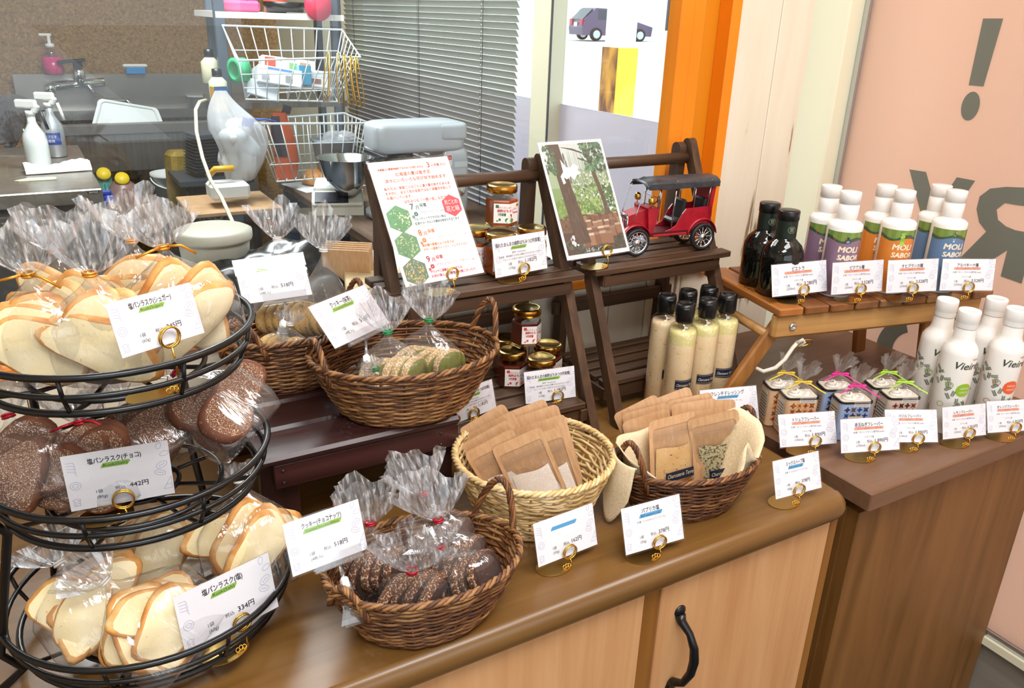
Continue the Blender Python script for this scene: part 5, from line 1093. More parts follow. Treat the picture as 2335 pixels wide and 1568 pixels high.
def tin(top, pal, rib, label, back=False):
    H = .066; p = at(*top, z=T+H); t = thing('oil_tin', label, 'tin', (p.x, p.y, T+.0005), -.42, 'patterned oil tins'); hx_, hy_ = .0265, .0175
    def rr(x, y, r, n=4):
        o = []
        for cx, cy, a0 in ((x-r, y-r, 0), (-x+r, y-r, PI/2), (-x+r, -y+r, PI), (x-r, -y+r, 1.5*PI)):
            for k in range(n+1): a = a0+PI/2*k/n; o.append((cx+r*math.cos(a), cy+r*math.sin(a)))
        return o
    mb = MB(); o = rr(hx_, hy_, .007); mb.prism(o, .001, H-.003, 0, None, lin(pal[0])); rn = random.Random(3)
    def face(mp, W_):
        nx = 4; cell = W_/nx
        for i in range(nx):
            for j in range(6):
                x, z = -W_/2+cell*(i+.5), .008+cell*(j+.5)
                if z > H-.008: continue
                c = pal[1+(i+j) % 3]; q = cell*.58
                for a0 in range(4):
                    a = a0*PI/2+(PI/4 if (i+j) % 2 else 0); mb.poly([mp(x+q*math.cos(a), z+q*math.sin(a)), mp(x+q*.45*math.cos(a+.75), z+q*.45*math.sin(a+.75)), mp(x, z), mp(x+q*.45*math.cos(a-.75), z+q*.45*math.sin(a-.75))][::-1], 0, lin(c))
                mb.poly([mp(x+cell*.2*math.cos(k*PI/3), z+cell*.2*math.sin(k*PI/3)) for k in range(6)], 0, lin(pal[1+(i+j+1) % 3]))
    face(lambda x, z: (x, -hy_-.0004, z), .04)
    face(lambda x, z: (-hx_-.0004, -x, z), .028)
    mb.poly([(x, -hy_-.0008, z) for x, z in ((-.006, .058), (.02, .058), (.02, .066), (-.006, .066))], 0, lin('e9e4da'))
    for k in range(3): mb.poly([(x, -hy_-.001, z) for x, z in ((-.005, .0595+.002*k), (.019, .0595+.002*k), (.019, .0602+.002*k), (-.005, .0602+.002*k))], 0, lin('4a4540'))
    mb.poly([(x, -hy_-.0008, z) for x, z in ((-.012, .02), (.012, .02), (.012, .042), (-.012, .042))], 0, lin('d9cdb6'))
    mb.poly([(-hx_-.0008, y, z) for y, z in ((.012, .01), (-.014, .01), (-.014, .06), (.012, .06))], 0, lin('cfc6b6'))
    for k in range(8): mb.poly([(-hx_-.001, y, z) for y, z in ((.01, .015+.005*k), (-.011, .015+.005*k), (-.011, .0165+.005*k), (.01, .0165+.005*k))], 0, lin('5f564c'))
    mb.build('body', M['gloss_print'], t)
    mb = MB(); mb.prism(rr(hx_+.0008, hy_+.0008, .0075), H-.003, H-.0005); mb.prism(rr(hx_-.002, hy_-.002, .006), H-.0005, H+.0002, 1); mb.build('lid', [M['tinmetal'], M['cream_w']], t)
    mb = MB(); pts = [(-.009+(.010-.0013*k*.45)*math.cos(k*.55), -.004+(.010-.0013*k*.45)*math.sin(k*.55), H+.003+.0004*k) for k in range(17)]; mb.tube(pts, .0028, 6); mb.lathe([(.010, H-.0005), (.011, H+.002), (.009, H+.004)], 18, mat=Matrix.Translation((-.009, -.004, 0))); mb.build('stopper', M['cream_w'], t)
    mb = MB(); n = 28; L = [(1.03, 0, .0), (1.02, 0, .004), (.75, .3, .009), (.3, .6, .015), (.16, 0, .02), (.3, .7, .028), (.5, .9, .037), (.62, 1, .046)]; vs = []
    for j, (s, am, dz) in enumerate(L):
        for k in range(n):
            a = 2*PI*k/n; c, q = math.cos(a), math.sin(a); f = (abs(c)**3.2+abs(q)**3.2)**(-1/3.2); w_ = 1+am*(.22 if k % 2 else -.22)+.1*am*math.sin(5*a+j+p.x*90); vs.append((hx_*s*c*f*w_+.003*(j > 3)*(j-3), hy_*s*q*f*w_+.004*(j > 2), H+dz+(.006*math.sin(3*a+p.x*70) if j > 5 else 0)))
    mb.add(vs, [(j*n+k, j*n+(k+1) % n, (j+1)*n+(k+1) % n, (j+1)*n+k) for j in range(len(L)-1) for k in range(n)]); mb.build('cellophane_wrap', M['cellow'], t)
    mb = MB(); z = H+.0205
    def ribbon(pts, w_=.0022):
        for a, b in zip(pts, pts[1:]): a, b = Vector(a), Vector(b); mb.add([a-Vector((0, 0, w_/2)), b-Vector((0, 0, w_/2)), b+Vector((0, .0006, w_/2)), a+Vector((0, .0006, w_/2))], [(0, 1, 2, 3)])
    ribbon([(.0048*math.cos(k*PI/6), .003+.004*math.sin(k*PI/6), z) for k in range(13)])
    for s in (-1, 1):
        ribbon([(0, -.002, z), (s*.008, -.007, z+.003), (s*.014, -.008, z+.003), (s*.015, -.006, z), (s*.008, -.005, z-.001), (0, -.002, z)]); ribbon([(0, -.002, z), (s*.012, -.009, z-.001), (s*.026, -.016, z-.006-.003*s), (s*.033, -.02, z-.008-.004*s)])
    mb.build('ribbon', M[rib], t)
for k, c in (('rib_y', 'e3c545'), ('rib_p', 'e8359a'), ('rib_g', 'b3e04a')): M[k] = plain(k.replace('rib_', 'satin_ribbon_'), c, .35)
PO = ('d9b48e', 'c8551f', '8c4a22', 'e08a2c'); PB = ('9fb0d0', '2f5fa8', '2a3560', '6a4a3a'); PG = ('d2bcae', '6d3226', '8a4a38', '4f2820')
tin((1822, 897), PO, 'rib_y', 'orange-patterned tin with yellow ribbon, front one'); tin((1784, 876), PO, 'rib_y', 'orange-patterned tin with yellow ribbon, back one'); tin((1944, 906), PB, 'rib_p', 'blue-patterned tin with pink ribbon, front one'); tin((1906, 878), PB, 'rib_p', 'blue-patterned tin with pink ribbon, back one'); tin((2052, 897), PG, 'rib_g', 'brown-patterned tin with green ribbon, front one'); tin((2016, 874), PG, 'rib_g', 'brown-patterned tin with green ribbon, back one')
# ------------------------------------------------------------------ the red toy car
M['carred'] = noisy('red_enamel', [(.3, '8e1322'), (.7, 'b01a2c')], (60, 60, 60), .3, .05); M['rooftin'] = noisy('black_tin_roof', [(.3, '26282c'), (.7, '3c3f45')], (90, 40, 90), .4, .2); M['seat'] = plain('black_seat', '14121a', .4); M['tyre'] = plain('black_tyre', '17181b', .5); M['cardark'] = plain('worn_dark_red', '4a0c16', .4)
a = at(1451, 583, z=1.092); b_ = at(1600, 568, z=1.092); ang = math.atan2(b_.y-a.y, b_.x-a.x); c = (a+b_)/2
t = thing('toy_car', 'red tin vintage toy car with black roof on the folding shelf', 'toy car', (c.x, c.y, 1.0905), ang); t.scale = (.88, .88, .85)
WBL = (b_-a).length/2/.88; WD = .056
def wheel(x, y):
    r = .027; mb = MB(); mt = Matrix.Translation((x, y, r)) @ Matrix.Rotation(PI/2, 4, 'X'); n = 28
    mb.lathe([(r*.78, -.0045), (r*.92, -.0055), (r, -.003), (r, .003), (r*.92, .0055), (r*.78, .0045), (r*.78, -.0045)], n, 0, mat=mt, capb=False, capt=False); w_ = mb.build('wheel', M['tyre'], t)
    mb = MB(); mb.lathe([(r*.8, -.004), (r*.74, -.005), (r*.72, .0), (r*.74, .005), (r*.8, .004)], n, 0, mat=mt, capb=False, capt=False); mb.lathe([(r*.24, -.006), (r*.28, -.004), (r*.28, .006), (r*.2, .0075), (0, .0078)], 14, 0, mat=mt)
    for k in range(12): q = 2*PI*k/12; mb.tube([mt @ Vector((r*.25*math.cos(q), r*.25*math.sin(q), 0)), mt @ Vector((r*.74*math.cos(q), r*.74*math.sin(q), 0))], .0013, 5)
    mb.build('spokes', M['chrome'], w_)
for x in (-WBL, WBL):
    for y in (.004, WD+.004): wheel(x, y)
def side(pts, y0, y1): 
    m_ = MB(); k = len(pts); m_.add([(x, y0, z) for x, z in pts]+[(x, y1, z) for x, z in pts], [tuple(range(k)), tuple(range(k, 2*k))[::-1]]+[(i, k+i, k+(i+1) % k, (i+1) % k) for i in range(k)]); return m_
y0, y1 = .008, WD
mb = side([(-.05, .034), (.078, .034), (.078, .042), (-.05, .042)], y0, y1); mb.build('chassis', M['cardark'], t)
mb = side([(-.088, .036), (-.04, .036), (-.034, .084), (-.044, .088), (-.088, .076)], y0+.008, y1-.008); mb.build('hood', M['carred'], t)
mb = MB(); mb.tube([(-.089, y, z) for y, z in ((y0+.009, .04), (y0+.009, .072), (y0+.014, .077), (y1-.014, .077), (y1-.009, .072), (y1-.009, .04))], .0022, 8, closed=True)
for k in range(5): mb.tube([(-.0895, y0+.014+k*.007, .042), (-.0895, y0+.014+k*.007, .074)], .0006, 5)
mb.build('radiator_grille', M['chrome'], t)
mb = side([(-.046, .04), (-.036, .04), (-.026, .088), (-.05, .093), (-.052, .09)], y0, y1); mb.build('cowl', M['carred'], t)
mb = MB()
for yy in (y0, y1-.003):
    q = side([(-.008, .042), (.086, .042), (.094, .066), (.093, .086), (.034, .084), (.026, .074), (.014, .052), (.004, .046)], yy, yy+.003); mb.add(q.v, q.f)
q = side([(.082, .042), (.09, .042), (.098, .138), (.09, .138)], y0, y1); mb.add(q.v, q.f)
mb.build('tub', M['carred'], t)
mb = MB()
for yy in (y0-.002, y1-.010):
    for x, r, a0, a1 in ((-WBL, .032, .25, 2.9), (WBL, .034, .1, 3.05)):
        n = 14; m2 = MB(); m2.grid(lambda u, v: (x-r*math.cos(a0+(a1-a0)*u)*1.0, yy-.002+.014*v, .028+r*math.sin(a0+(a1-a0)*u)+(.002*math.sin(PI*v))), n, 4); mb.add(m2.v, m2.f, 0, None, True)
    m2 = MB(); m2.box((0, yy+.005, .036), (.075, .014, .004), 0, None, .001); mb.add(m2.v, m2.f)
o = mb.build('fenders', M['carred'], t); md = o.modifiers.new('thick', 'SOLIDIFY'); md.thickness = .0012
mb = MB(); mb.grid(lambda u, v: (-.062+.164*u, y0-.005+(y1-y0+.010)*v, .1435-.010*(2*v-1)**4+.0008*math.sin(u*40)*math.sin(v*30)-.006*(1-min(1, u*8))), 18, 14); 
for yy in (y0-.005, y1+.005): mb.box((.022, yy, .131), (.158, .0012, .011), 0, None, .0003)
o = mb.build('roof', M['rooftin'], t); md = o.modifiers.new('thick', 'SOLIDIFY'); md.thickness = .0016
for yy in (y0+.001, y1-.001):
    for x0, z0, x1 in ((-.03, .088, -.028), (.004, .05, .008), (.05, .085, .052), (.082, .086, .086)):
        mb = MB(); mb.tube([(x0, yy, z0), (x1, yy, .139)], .0014, 6); mb.build('roof_post', M['chrome'], t)
    mb = MB(); mb.tube([(-.085, yy, .05), (-.075, yy, .085), (-.064, yy, .120), (-.058, yy, .136)], .0009, 5); mb.build('stay_rod', M['chrome'], t)
    mb = MB(); mb.lathe([(0, -.006), (.0045, -.006), (.006, -.004), (.0052, -.002), (.0065, 0), (.0052, .002), (.006, .004), (.0045, .006), (.0, .009)], 14, mat=Matrix.Translation((-.050, yy-.006, .105))); mb.tube([(-.05, yy-.005, .099), (-.046, yy, .09)], .001, 5); mb.build('lantern', M['gold'], t)
mb = MB(); mb.tube([(-.03, y0+.002, .09), (-.028, y0+.002, .132), (-.028, y1-.002, .132), (-.03, y1-.002, .09)], .0011, 6, closed=True); mb.tube([(-.03, y0+.002, .108), (-.029, y1-.002, .108)], .0008, 5); mb.build('windscreen_frame', M['chrome'], t)
mb = MB(); mb.tube([(-.018+.004*math.cos(k*PI/8), .028+.008*math.cos(k*PI/8), .1+.007*math.sin(k*PI/8)) for k in range(16)], .001, 5, closed=True); mb.tube([(-.036, .028, .085), (-.018, .028, .1)], .001, 5); mb.build('steering_wheel', M['blackplastic'], t)
for x in (.022, .07):
    mb = MB(); mb.box((x, (y0+y1)/2, .058), (.022, y1-y0-.012, .012), 0, None, .004); mb.box((x+.012, (y0+y1)/2, .08), (.008, y1-y0-.012, .04), 0, (0, .15, 0), .004); mb.build('seat', M['seat'], t)
# ------------------------------------------------------------------ kitchen behind the glass
def single(mb, name, mats, label, cat, group=None, loc=None, rot=None): return tag(mb.build(name, mats, None, loc, rot), label, cat, group)
M['steel_top'] = noisy('flour_dusted_steel', [(.3, '9b948c'), (.62, 'b9b2a9'), (.75, 'dcd7d0')], (7, 7, 7), .32, 0, 5, 1, metal=.75)
t = thing('steel_worktable', 'steel kitchen worktable with drawer front beyond the glass', 'table', (-.3, 3.64, 0))
mb = MB(); mb.box((0, 0, .825), (1.02, 1.04, .05), 0, None, .004); mb.build('tabletop', M['steel_top'], t)
mb = MB(); mb.box((-.01, .01, .41), (.98, 1.0, .78), 0, None, .002); mb.build('body', M['steel_d'], t)
mb = MB(); mb.box((.03, -.495, .62), (.85, .012, .3), 0, None, .002); mb.build('door', M['steel'], t)
mb = MB(); q = at(213, 438, y=3.119); mp = lambda x, y, l: (q.x+x+.3, -.5205-l, q.z+y)
mb.poly([mp(*v, 0) for v in oval(0, 0, .019, .0065, 0, 20)], 0, lin('1a1a1c')); text(mb, 'tanico', 0, -.003, .0115, lin('d8d8d8'), 'c', .028, 0, mp, .0003); mb.build('badge', M['print'], t)
def spray(base, h, label, body, trigger, lab):
    p = at(*base, z=.85); t = thing('spray_bottle', label, 'spray bottle', (p.x, p.y, .851), -.5); s = h/.26
    mb = MB(); mb.lathe([(r*s, z*s) for r, z in ((.036, 0), (.04, .006), (.04, .10), (.036, .125), (.02, .15), (.014, .165), (.014, .19))], 28); mb.build('bottle', body, t)
    mb = MB(); mb.lathe([(.016*s, .188*s), (.016*s, .205*s)], 20); mb.box((-.01*s, 0, .228*s), (.075*s, .022*s, .03*s), 0, None, .006); mb.box((.02*s, 0, .212*s), (.02*s, .02*s, .03*s), 0, (0, .5, 0), .004); mb.build('spray_head', M['white'], t)
    mb = MB(); mb.tube([(-.03*s, 0, .222*s) if lab else (.03*s, 0, .225*s), (.036*s, 0, .205*s), (.045*s, 0, .17*s), (.052*s, 0, .14*s)][1 if True else 0:], .006*s, 8); mb.build('trigger', trigger, t)
    if lab:
        mb = MB(); ring_label(mb, .0405*s, .05*s, .095*s, -.9, 1.1, lin('1f3f8f')); arctext(mb, 'クリアエタ', .0408*s, .1, .076*s, .013*s, WHT, .05*s, 'c'); arctext(mb, '除菌用', .0408*s, .1, .06*s, .012*s, WHT); mb.build('label', M['print'], t)
M['milky'] = plain('milky_plastic', 'dfe6e4', .4); M['silverfoil'] = plain('silver_bottle', 'b9c0c6', .3, .5)
spray((92, 385), .27, 'white spray bottle with black trigger on the steel worktable', M['milky'], M['blackplastic'], False); spray((130, 357), .27, 'spray bottle with blue label behind the plain white one', M['silverfoil'], M['white'], True)
M['cloth'] = noisy('cotton_cloth', [(.3, 'cfd0cf'), (.7, 'e6e6e4')], (60, 60, 60), .9, .3)
p = at(130, 385, z=.85); mb = MB(); mb.grid(lambda u, v: ((u-.5)*.22, (v-.5)*.1, .004+.034*math.sin(PI*min(1, max(0, v)))**.5*(.8+.25*math.sin(7*u+2))+.004*math.sin(23*u)*math.sin(15*v)), 22, 12); single(mb, 'folded_cloth', M['cloth'], 'folded white cloth lying on the steel worktable', 'cloth', None, (p.x, p.y-.05, .85), (0, 0, .1))
p = at(84, 410, z=.85); mb = MB(); mb.prism([(-.07, -.01), (-.055, -.022), (.05, -.024), (.062, -.015), (.062, .012), (.05, .022), (-.03, .024)], 0, .003); single(mb, 'dough_scraper', plain('pale_yellow_plastic', 'e9e6bf', .5), 'pale yellow dough scraper lying on the steel worktable', 'scraper', None, (p.x, p.y, .851))
# sink
t = thing('sink_unit', 'long steel sink unit with splashback along the far kitchen wall', 'sink', (.6, 4.9, 0))
mb = MB(); mb.box((0, -.32, .86), (1.0, .06, .05), 0, None, .004); mb.box((0, .33, .86), (1.0, .12, .05), 0); mb.box((-.47, 0, .86), (.06, .7, .05), 0); mb.box((.45, 0, .86), (.1, .7, .05), 0); mb.build('rim', M['steel'], t)
mb = MB(); mb.box((.02, .37, .97), (1.22, .02, .2), 0); mb.build('splashback', M['steel'], t)
mb = MB(); mb.box((.03, -.33, .745), (.86, .02, .18), 0); mb.box((.03, 0, .66), (.86, .64, .01), 0); mb.box((-.45, 0, .75), (.01, .64, .17), 0); mb.build('basin', M['steel_d'], t)
for x in (-.46, .46): MB().box((x, -.3, .33), (.04, .04, .66)).build('leg', M['steel_d'], t)
p = at(185, 200, y=5.22); t = thing('mixer_tap', 'dark chrome mixer tap with lever over the sink', 'tap', (p.x, 5.22, p.z))
mb = MB(); mb.tube([(-.14, 0, .01), (.12, 0, .03)], .025, 12); mb.lathe([(.03, .02), (.03, .09), (.022, .1), (0, .1)], 16); mb.build('body', M['chrome'], t)
mb = MB(); mb.box((-.03, -.03, .14), (.14, .03, .018), 0, (0, -.1, 0), .006); mb.lathe([(.024, .1), (.024, .145)], 14); mb.build('lever', M['blackplastic'], t)
mb = MB(); mb.tube([(.04, -.02, .01), (.06, -.06, -.03), (.1, -.16, -.05), (.2, -.22, -.05), (.22, -.23, -.08)], .013, 10); mb.build('spout', M['chrome'], t)
mb = MB(); mb.lathe([(.028, -.02), (.03, .0), (.028, .02), (0, .022)], 14, mat=Matrix.Translation((-.15, -.02, .0)) @ Matrix.Rotation(PI/2, 4, 'X')); mb.build('knob', M['chrome'], t)
M['pinksoap'] = plain('pink_soap', 'd81f78', .2); 
p = at(125, 172, y=5.25); t = thing('soap_dispenser', 'pump bottle of pink soap standing over the sink', 'soap dispenser', (p.x, 5.25, 1.07)); mb = MB(); mb.lathe([(.045, 0), (.05, .005), (.05, .09)], 24, 0); mb.build('soap', M['pinksoap'], t); mb = MB(); mb.lathe([(.0505, 0), (.0505, .11), (.04, .13), (.02, .14)], 24); mb.build('bottle', M['glass'], t); mb = MB(); mb.lathe([(.022, .138), (.022, .155), (.008, .158), (.008, .2)], 16); mb.box((-.015, 0, .2), (.06, .016, .014), 0, None, .004); mb.build('pump', M['white'], t)
p = at(310, 168, y=5.24); t = thing('scrub_brush', 'blue bristled brush on the ledge above the sink', 'brush', (p.x, 5.24, 1.07)); MB().box((0, 0, .045), (.13, .04, .018), 0, None, .007).build('back', M['white'], t); mb = MB(); mb.box((0, 0, .018), (.10, .035, .036), 0, None, .004); mb.build('bristles', plain('blue_bristle', '2f86c8', .7), t)
p = at(290, 250, y=4.75); t = thing('plastic_lid', 'translucent rectangular lid leaning up in the sink', 'tray', (p.x, 4.75, .78), 0, None, (-.45, .0, 0)); mb = MB(); o = []  # a container lid propped up in the basin
for cx, cz, a0 in ((.13, .14, 0), (-.10, .19, PI/2), (-.16, .04, PI), (.15, .03, 1.5*PI)): o += [(cx+.03*math.cos(a0+PI/2*k/4), cz+.03*math.sin(a0+PI/2*k/4)) for k in range(5)]
k_ = len(o); mb.add([(x, 0, z) for x, z in o]+[(x, .012, z) for x, z in o], [tuple(range(k_)), tuple(range(k_, 2*k_))[::-1]]+[(i, k_+i, k_+(i+1) % k_, (i+1) % k_) for i in range(k_)]); mb.tube([(x*.88, -.003, .11+(z-.11)*.86) for x, z in o], .004, 6, closed=True); mb.build('panel', M['milky'], t)
p = at(35, 240, y=4.5); mb = MB(); mb.grid(lambda u, v: (-.09+.16*u, .03*math.sin(u*9)*v, .02+.03*math.sin(PI*u)-.24*v*(.6+.4*math.sin(u*4+.5))), 14, 10); o = single(mb, 'kitchen_towel', noisy('grey_towel', [(.3, '3f3a38'), (.7, '5a5350')], (80, 80, 80), .95, .3), 'dark grey towel hung on the sink end rail', 'towel', None, (p.x+.0, 4.5, p.z)); md = o.modifiers.new('t', 'SOLIDIFY'); md.thickness = .006
mb = MB(); mb.tube([(.10, 4.46, .78), (.02, 4.46, .86), (.0, 4.5, .905), (.04, 4.55, .91), (.13, 4.6, .88)], .008, 8); single(mb, 'towel_rail', M['chrome'], 'bent steel rail at the sink end', 'rail')
# things under and beside the sink
def bucket(px, yy, zt, zb, r, label, mt, name='bucket', handle=True, lid=False):
    p = at(*px, y=yy); t = thing(name, label, 'bucket', (p.x, yy, zb)); h = zt-zb
    mb = MB(); mb.lathe([(r*.8, 0), (r, h), (r*1.06, h), (r*1.06, h-.012)] if not lid else [(r*.85, 0), (r, h*.9)], 28, capt=False); mb.build('body', mt, t)
    if lid: mb = MB(); mb.lathe([(r*1.06, h*.86), (r*1.08, h*.9), (r*1.08, h), (r*.95, h+.004), (0, h+.002)], 28); mb.build('lid', mt, t)
    if handle: mb = MB(); mb.tube([(r*1.05*math.cos(k*PI/14+PI), -.01-r*.75*math.sin(k*PI/14), h-.02-r*.5*math.sin(k*PI/14)) for k in range(15)], .004, 6); mb.build('handle', M['milky'], t)
M['whitepl'] = plain('grey_white_plastic', 'd6d8d6', .5)
mb = MB(); mb.box((.6, 4.28, .49), (1.0, .58, .03), 0); single(mb, 'low_shelf', M['greydark'], 'dark low shelf under the sink', 'shelf'); 
bucket((392, 395), 4.25, .69, .506, .095, 'white plastic bucket with hanging handle under the sink', M['whitepl'])
def jug(px, yy, label, c, cap, s=1):
    p = at(*px, y=yy); t = thing('jug', label, 'jug', (p.x, yy, .506)); mb = MB(); mb.lathe([(.07*s, 0), (.085*s, .02), (.08*s, .1), (.05*s, .16*s), (.028, .18), (.028, .19)], 24); mb.build('body', c, t); mb = MB(); mb.lathe([(.03, 0), (.032, .004), (.03, .016), (0, .018)], 18, mat=Matrix.Translation((0, -.02, .185)) @ Matrix.Rotation(.9, 4, 'X')); mb.build('cap', cap, t); mb = MB(); mb.tube([(0, -.08, .15), (.0, -.11, .12), (0, -.11, .07), (0, -.085, .03)], .01, 8); mb.build('handle', c, t)
M['yellowcap'] = plain('yellow_cap', 'e6c62a', .4)
jug((288, 482), 4.15, 'brownish pink jug with yellow cap under the sink', plain('brown_pink_plastic', '8d6f6a', .35), M['yellowcap']); jug((248, 478), 4.3, 'teal jug with yellow cap behind the steel worktable', plain('teal_plastic', '4a8a80', .4), M['yellowcap'], .8)
p = at(250, 470, y=4.1); mb = MB(); mb.lathe([(.02, 0), (.03, .02), (.025, .05), (.01, .06)], 16); mb.box((-.02, -.01, .065), (.07, .02, .022), 0, None, .006); single(mb, 'spray_nozzle', plain('blue_plastic', '2744b0', .4), 'blue spray nozzle poking up beside the steel worktable', 'nozzle', None, tuple(p))
p = at(420, 500, y=3.9); mb = MB(); mb.box((0, 0, .1), (.1, .1, .42), 0, (0, .04, .3), .02); o = single(mb, 'paper_sack', noisy('gold_brown_bag', [(.3, '6e5a22'), (.5, '8f7832'), (.75, 'b79b52')], (14, 14, 14), .3, .5), 'shiny gold brown sack standing by the dark coffee sack', 'sack', None, (p.x, 3.9, p.z))
p = at(478, 500, y=3.75); t = thing('coffee_sack', 'dark sack printed with pale block letters', 'sack', (p.x, 3.75, p.z-.15)); MB().box((0, 0, .12), (.16, .1, .36), 0, None, .02).build('body', plain('dark_sack', '2b2a2c', .6), t); mb = MB(); mp = lambda x, y, l: (x, -.0505-l, y)
for k, s in enumerate(('OMO', 'INO', 'PRE')): text(mb, s, 0, .205-.05*k, .052, lin('9b9284'), 'c', .1, 0, mp, .002)
mb.build('lettering', M['print'], t)
for k in range(12):
    p = at(468, 306+7.4*k, y=3.7); mb = MB(); mb.box((0, 0, 0), (.125, .12, .010), 0, None, .003); mb.box((0, 0, .006), (.135, .13, .003), 0); single(mb, 'black_tray', M['greydark'], 'black food tray in the tall nested stack' , 'tray', 'nested black food trays', (p.x, 3.7, p.z), (0, 0, .2))
p = at(470, 395, y=3.7); mb = MB(); mb.box((.02, .02, -.017), (.3, .3, .02), 0); single(mb, 'wall_shelf', M['greydark'], 'dark shelf board under the nested black trays', 'shelf', None, (p.x, 3.7, p.z))
# steel rack with its posts and shelves
t = thing('steel_rack', 'dark grey steel storage rack holding the wire baskets', 'rack', (.93, 3.45, 0)); M['post'] = plain('grey_post', '4b5663', .4)
for x, y in ((.70, 3.345), (1.145, 3.345), (.735, 3.68), (1.18, 3.68)): MB().box((x-.93, y-3.45, 1.0), (.038 if y < 3.4 else .03, .03, 2.0), 0, None, .003).build('post', M['post'], t)
for z, c in ((1.415, 'steel_d'), (1.09, 'steel_d')): mb = MB(); mb.box((.0, .08, z), (.49, .4, .022), 0); mb.build('shelf', M['white'] if z > 1.3 else M[c], t)
mb = MB(); mb.box((0, -.1, .69), (.45, .04, .03), 0); mb.build('cross_bar', M['post'], t)
def onrack(mb, name, mt, label, cat, px, yy=3.42, zz=1.4265): p = at(*px, y=yy); return single(mb, name, mt, label, cat, None, (p.x, yy, zz))
mb = MB(); mb.box((0, 0, .02), (.16, .1, .04), 0, None, .01); [mb.lathe([(.018, .04), (.014, .055), (0, .058)], 12, mat=Matrix.Translation((-.06+.04*k, -.01, 0))) for k in range(4)]; onrack(mb, 'silicone_mould', plain('pink_silicone', 'd75c8e', .5), 'pink silicone mould on the rack top shelf', 'mould', (540, 30))
mb = MB(); mb.lathe([(.0, .004), (.07, .004), (.085, .04), (.082, .04), (.068, .008), (0, .008)], 24); mb.tube([(.08, 0, .035), (.2, -.02, .045)], .009, 8); onrack(mb, 'frying_pan', M['blackplastic'], 'black frying pan on the rack top shelf', 'pan', (650, 30))
mb = MB(); mb.lathe([(.04, 0), (.045, .005), (.045, .07)], 20); onrack(mb, 'pot', plain('orange_red_pot', 'd6482a', .4), 'orange red pot on the rack top shelf', 'pot', (628, 12), 3.5)
mb = MB(); mb.lathe([(.0, -.012), (.05, -.012), (.055, 0), (.05, .012), (0, .012)], 28, mat=Matrix.Translation((0, 0, .03)) @ Matrix.Rotation(1.5, 4, 'X')); onrack(mb, 'round_lid', plain('rose_red_plastic', 'd22f52', .4), 'round rose red lid standing at the end of the rack top shelf', 'lid', (726, 22), 3.32)
# two hanging wire baskets
M['wirewhite'] = plain('white_wire', 'd9e2e6', .35)
def wirebasket(name, label, top, bot, tilt=0):
    """top, bot: four corners each (back left, back right, front right, front left) in pixels with their y"""
    TP = [at(px, py, y=yy) for px, py, yy in top]; BP = [at(px, py, y=yy) for px, py, yy in bot]; t = thing(name, label, 'wire basket', BP[3]); o = BP[3]; mb = MB()
    for q, r in ((TP, .0042), (BP, .003)): mb.tube([v-o for v in q], r, 6, closed=True, smooth=False)
    for i in range(4):
        j = (i+1) % 4; n = 9 if i in (0, 2) else 6
        for k in range(n): f = k/n; mb.tube([TP[i].lerp(TP[j], f)-o, BP[i].lerp(BP[j], f)-o], .0022, 5)
    for s in (.35, .7): q = [TP[i].lerp(BP[i], s)-o for i in range(4)]; mb.tube(q, .0022, 5, closed=True, smooth=False)
    for k in range(1, 9): f = k/9; mb.tube([BP[0].lerp(BP[1], f)-o, BP[3].lerp(BP[2], f)-o], .002, 5)
    mb.build('wire_frame', M['wirewhite'], t); return t
wirebasket('wire_basket', 'upper white wire basket hung on the rack, full of boxes', ((507, 58, 3.32), (780, 68, 3.32), (822, 130, 3.02), (545, 138, 3.02)), ((570, 215, 3.3), (755, 205, 3.3), (770, 232, 3.06), (560, 226, 3.06)))
wirebasket('wire_basket', 'lower white wire basket holding the orange bag', ((640, 268, 3.30), (785, 258, 3.30), (843, 281, 2.98), (577, 282, 2.98)), ((650, 392, 3.25), (790, 380, 3.25), (815, 400, 3.02), (630, 414, 3.02)))
p = at(545, 160, y=3.1); t = thing('tape_roll', 'green tape roll stuck in the upper wire basket', 'tape', p, 0, None, (0, PI/2, .35)); mb = MB(); mb.lathe([(.03, -.022), (.042, -.022), (.042, .022), (.03, .022), (.03, -.022)], 30, capb=False, capt=False); mb.build('tape', plain('green_tape', '43b27a', .4), t)
def carton(px, yy, d, rot, label, base, prints, name='carton'):
    p = at(*px, y=yy); t = thing(name, label, 'box', p, 0, None, rot); mb = MB(); mb.box((0, 0, 0), d, 0, None, .002, lin(base)); mp = lambda x, y, l: (x, -d[1]/2-.0006-l, y)
    for k, (x0, z0, x1, z1, c) in enumerate(prints): mb.poly([mp(x0*d[0], z0*d[2], k*.0002), mp(x1*d[0], z0*d[2], k*.0002), mp(x1*d[0], z1*d[2], k*.0002), mp(x0*d[0], z1*d[2], k*.0002)], 0, lin(c))
    mb.build('carton', M['gloss_print'], t); return t, mp, d
t_, mp, d = carton((632, 178), 3.12, (.16, .08, .06), (-.25, .16, 0), 'white carton with blue print and barcode in the upper wire basket', 'e3e6ea', [(-.48, .28, .48, .46, 'cfe3f0'), (-.3, .3, .3, .42, '4f86c2')]+[(.12+.02*k, -.35, .13+.02*k, .1, '5b6066') for k in range(8)]+[(-.42+.03*k, -.35, -.40+.03*k, .0, '9aa0a8') for k in range(6)])
carton((655, 152), 3.2, (.2, .05, .055), (-.2, .12, 0), 'white carton with food pictures, behind the barcode carton', 'eef0f0', [(-.45, -.2, -.25, .4, 'd8432e'), (.0, -.3, .15, .2, '7fae6a'), (.2, -.3, .4, .3, 'c98a5a')])
carton((692, 172), 3.12, (.045, .05, .07), (-.1, .05, 0), 'small blue carton beside the barcode carton', '2f8fb8', [])
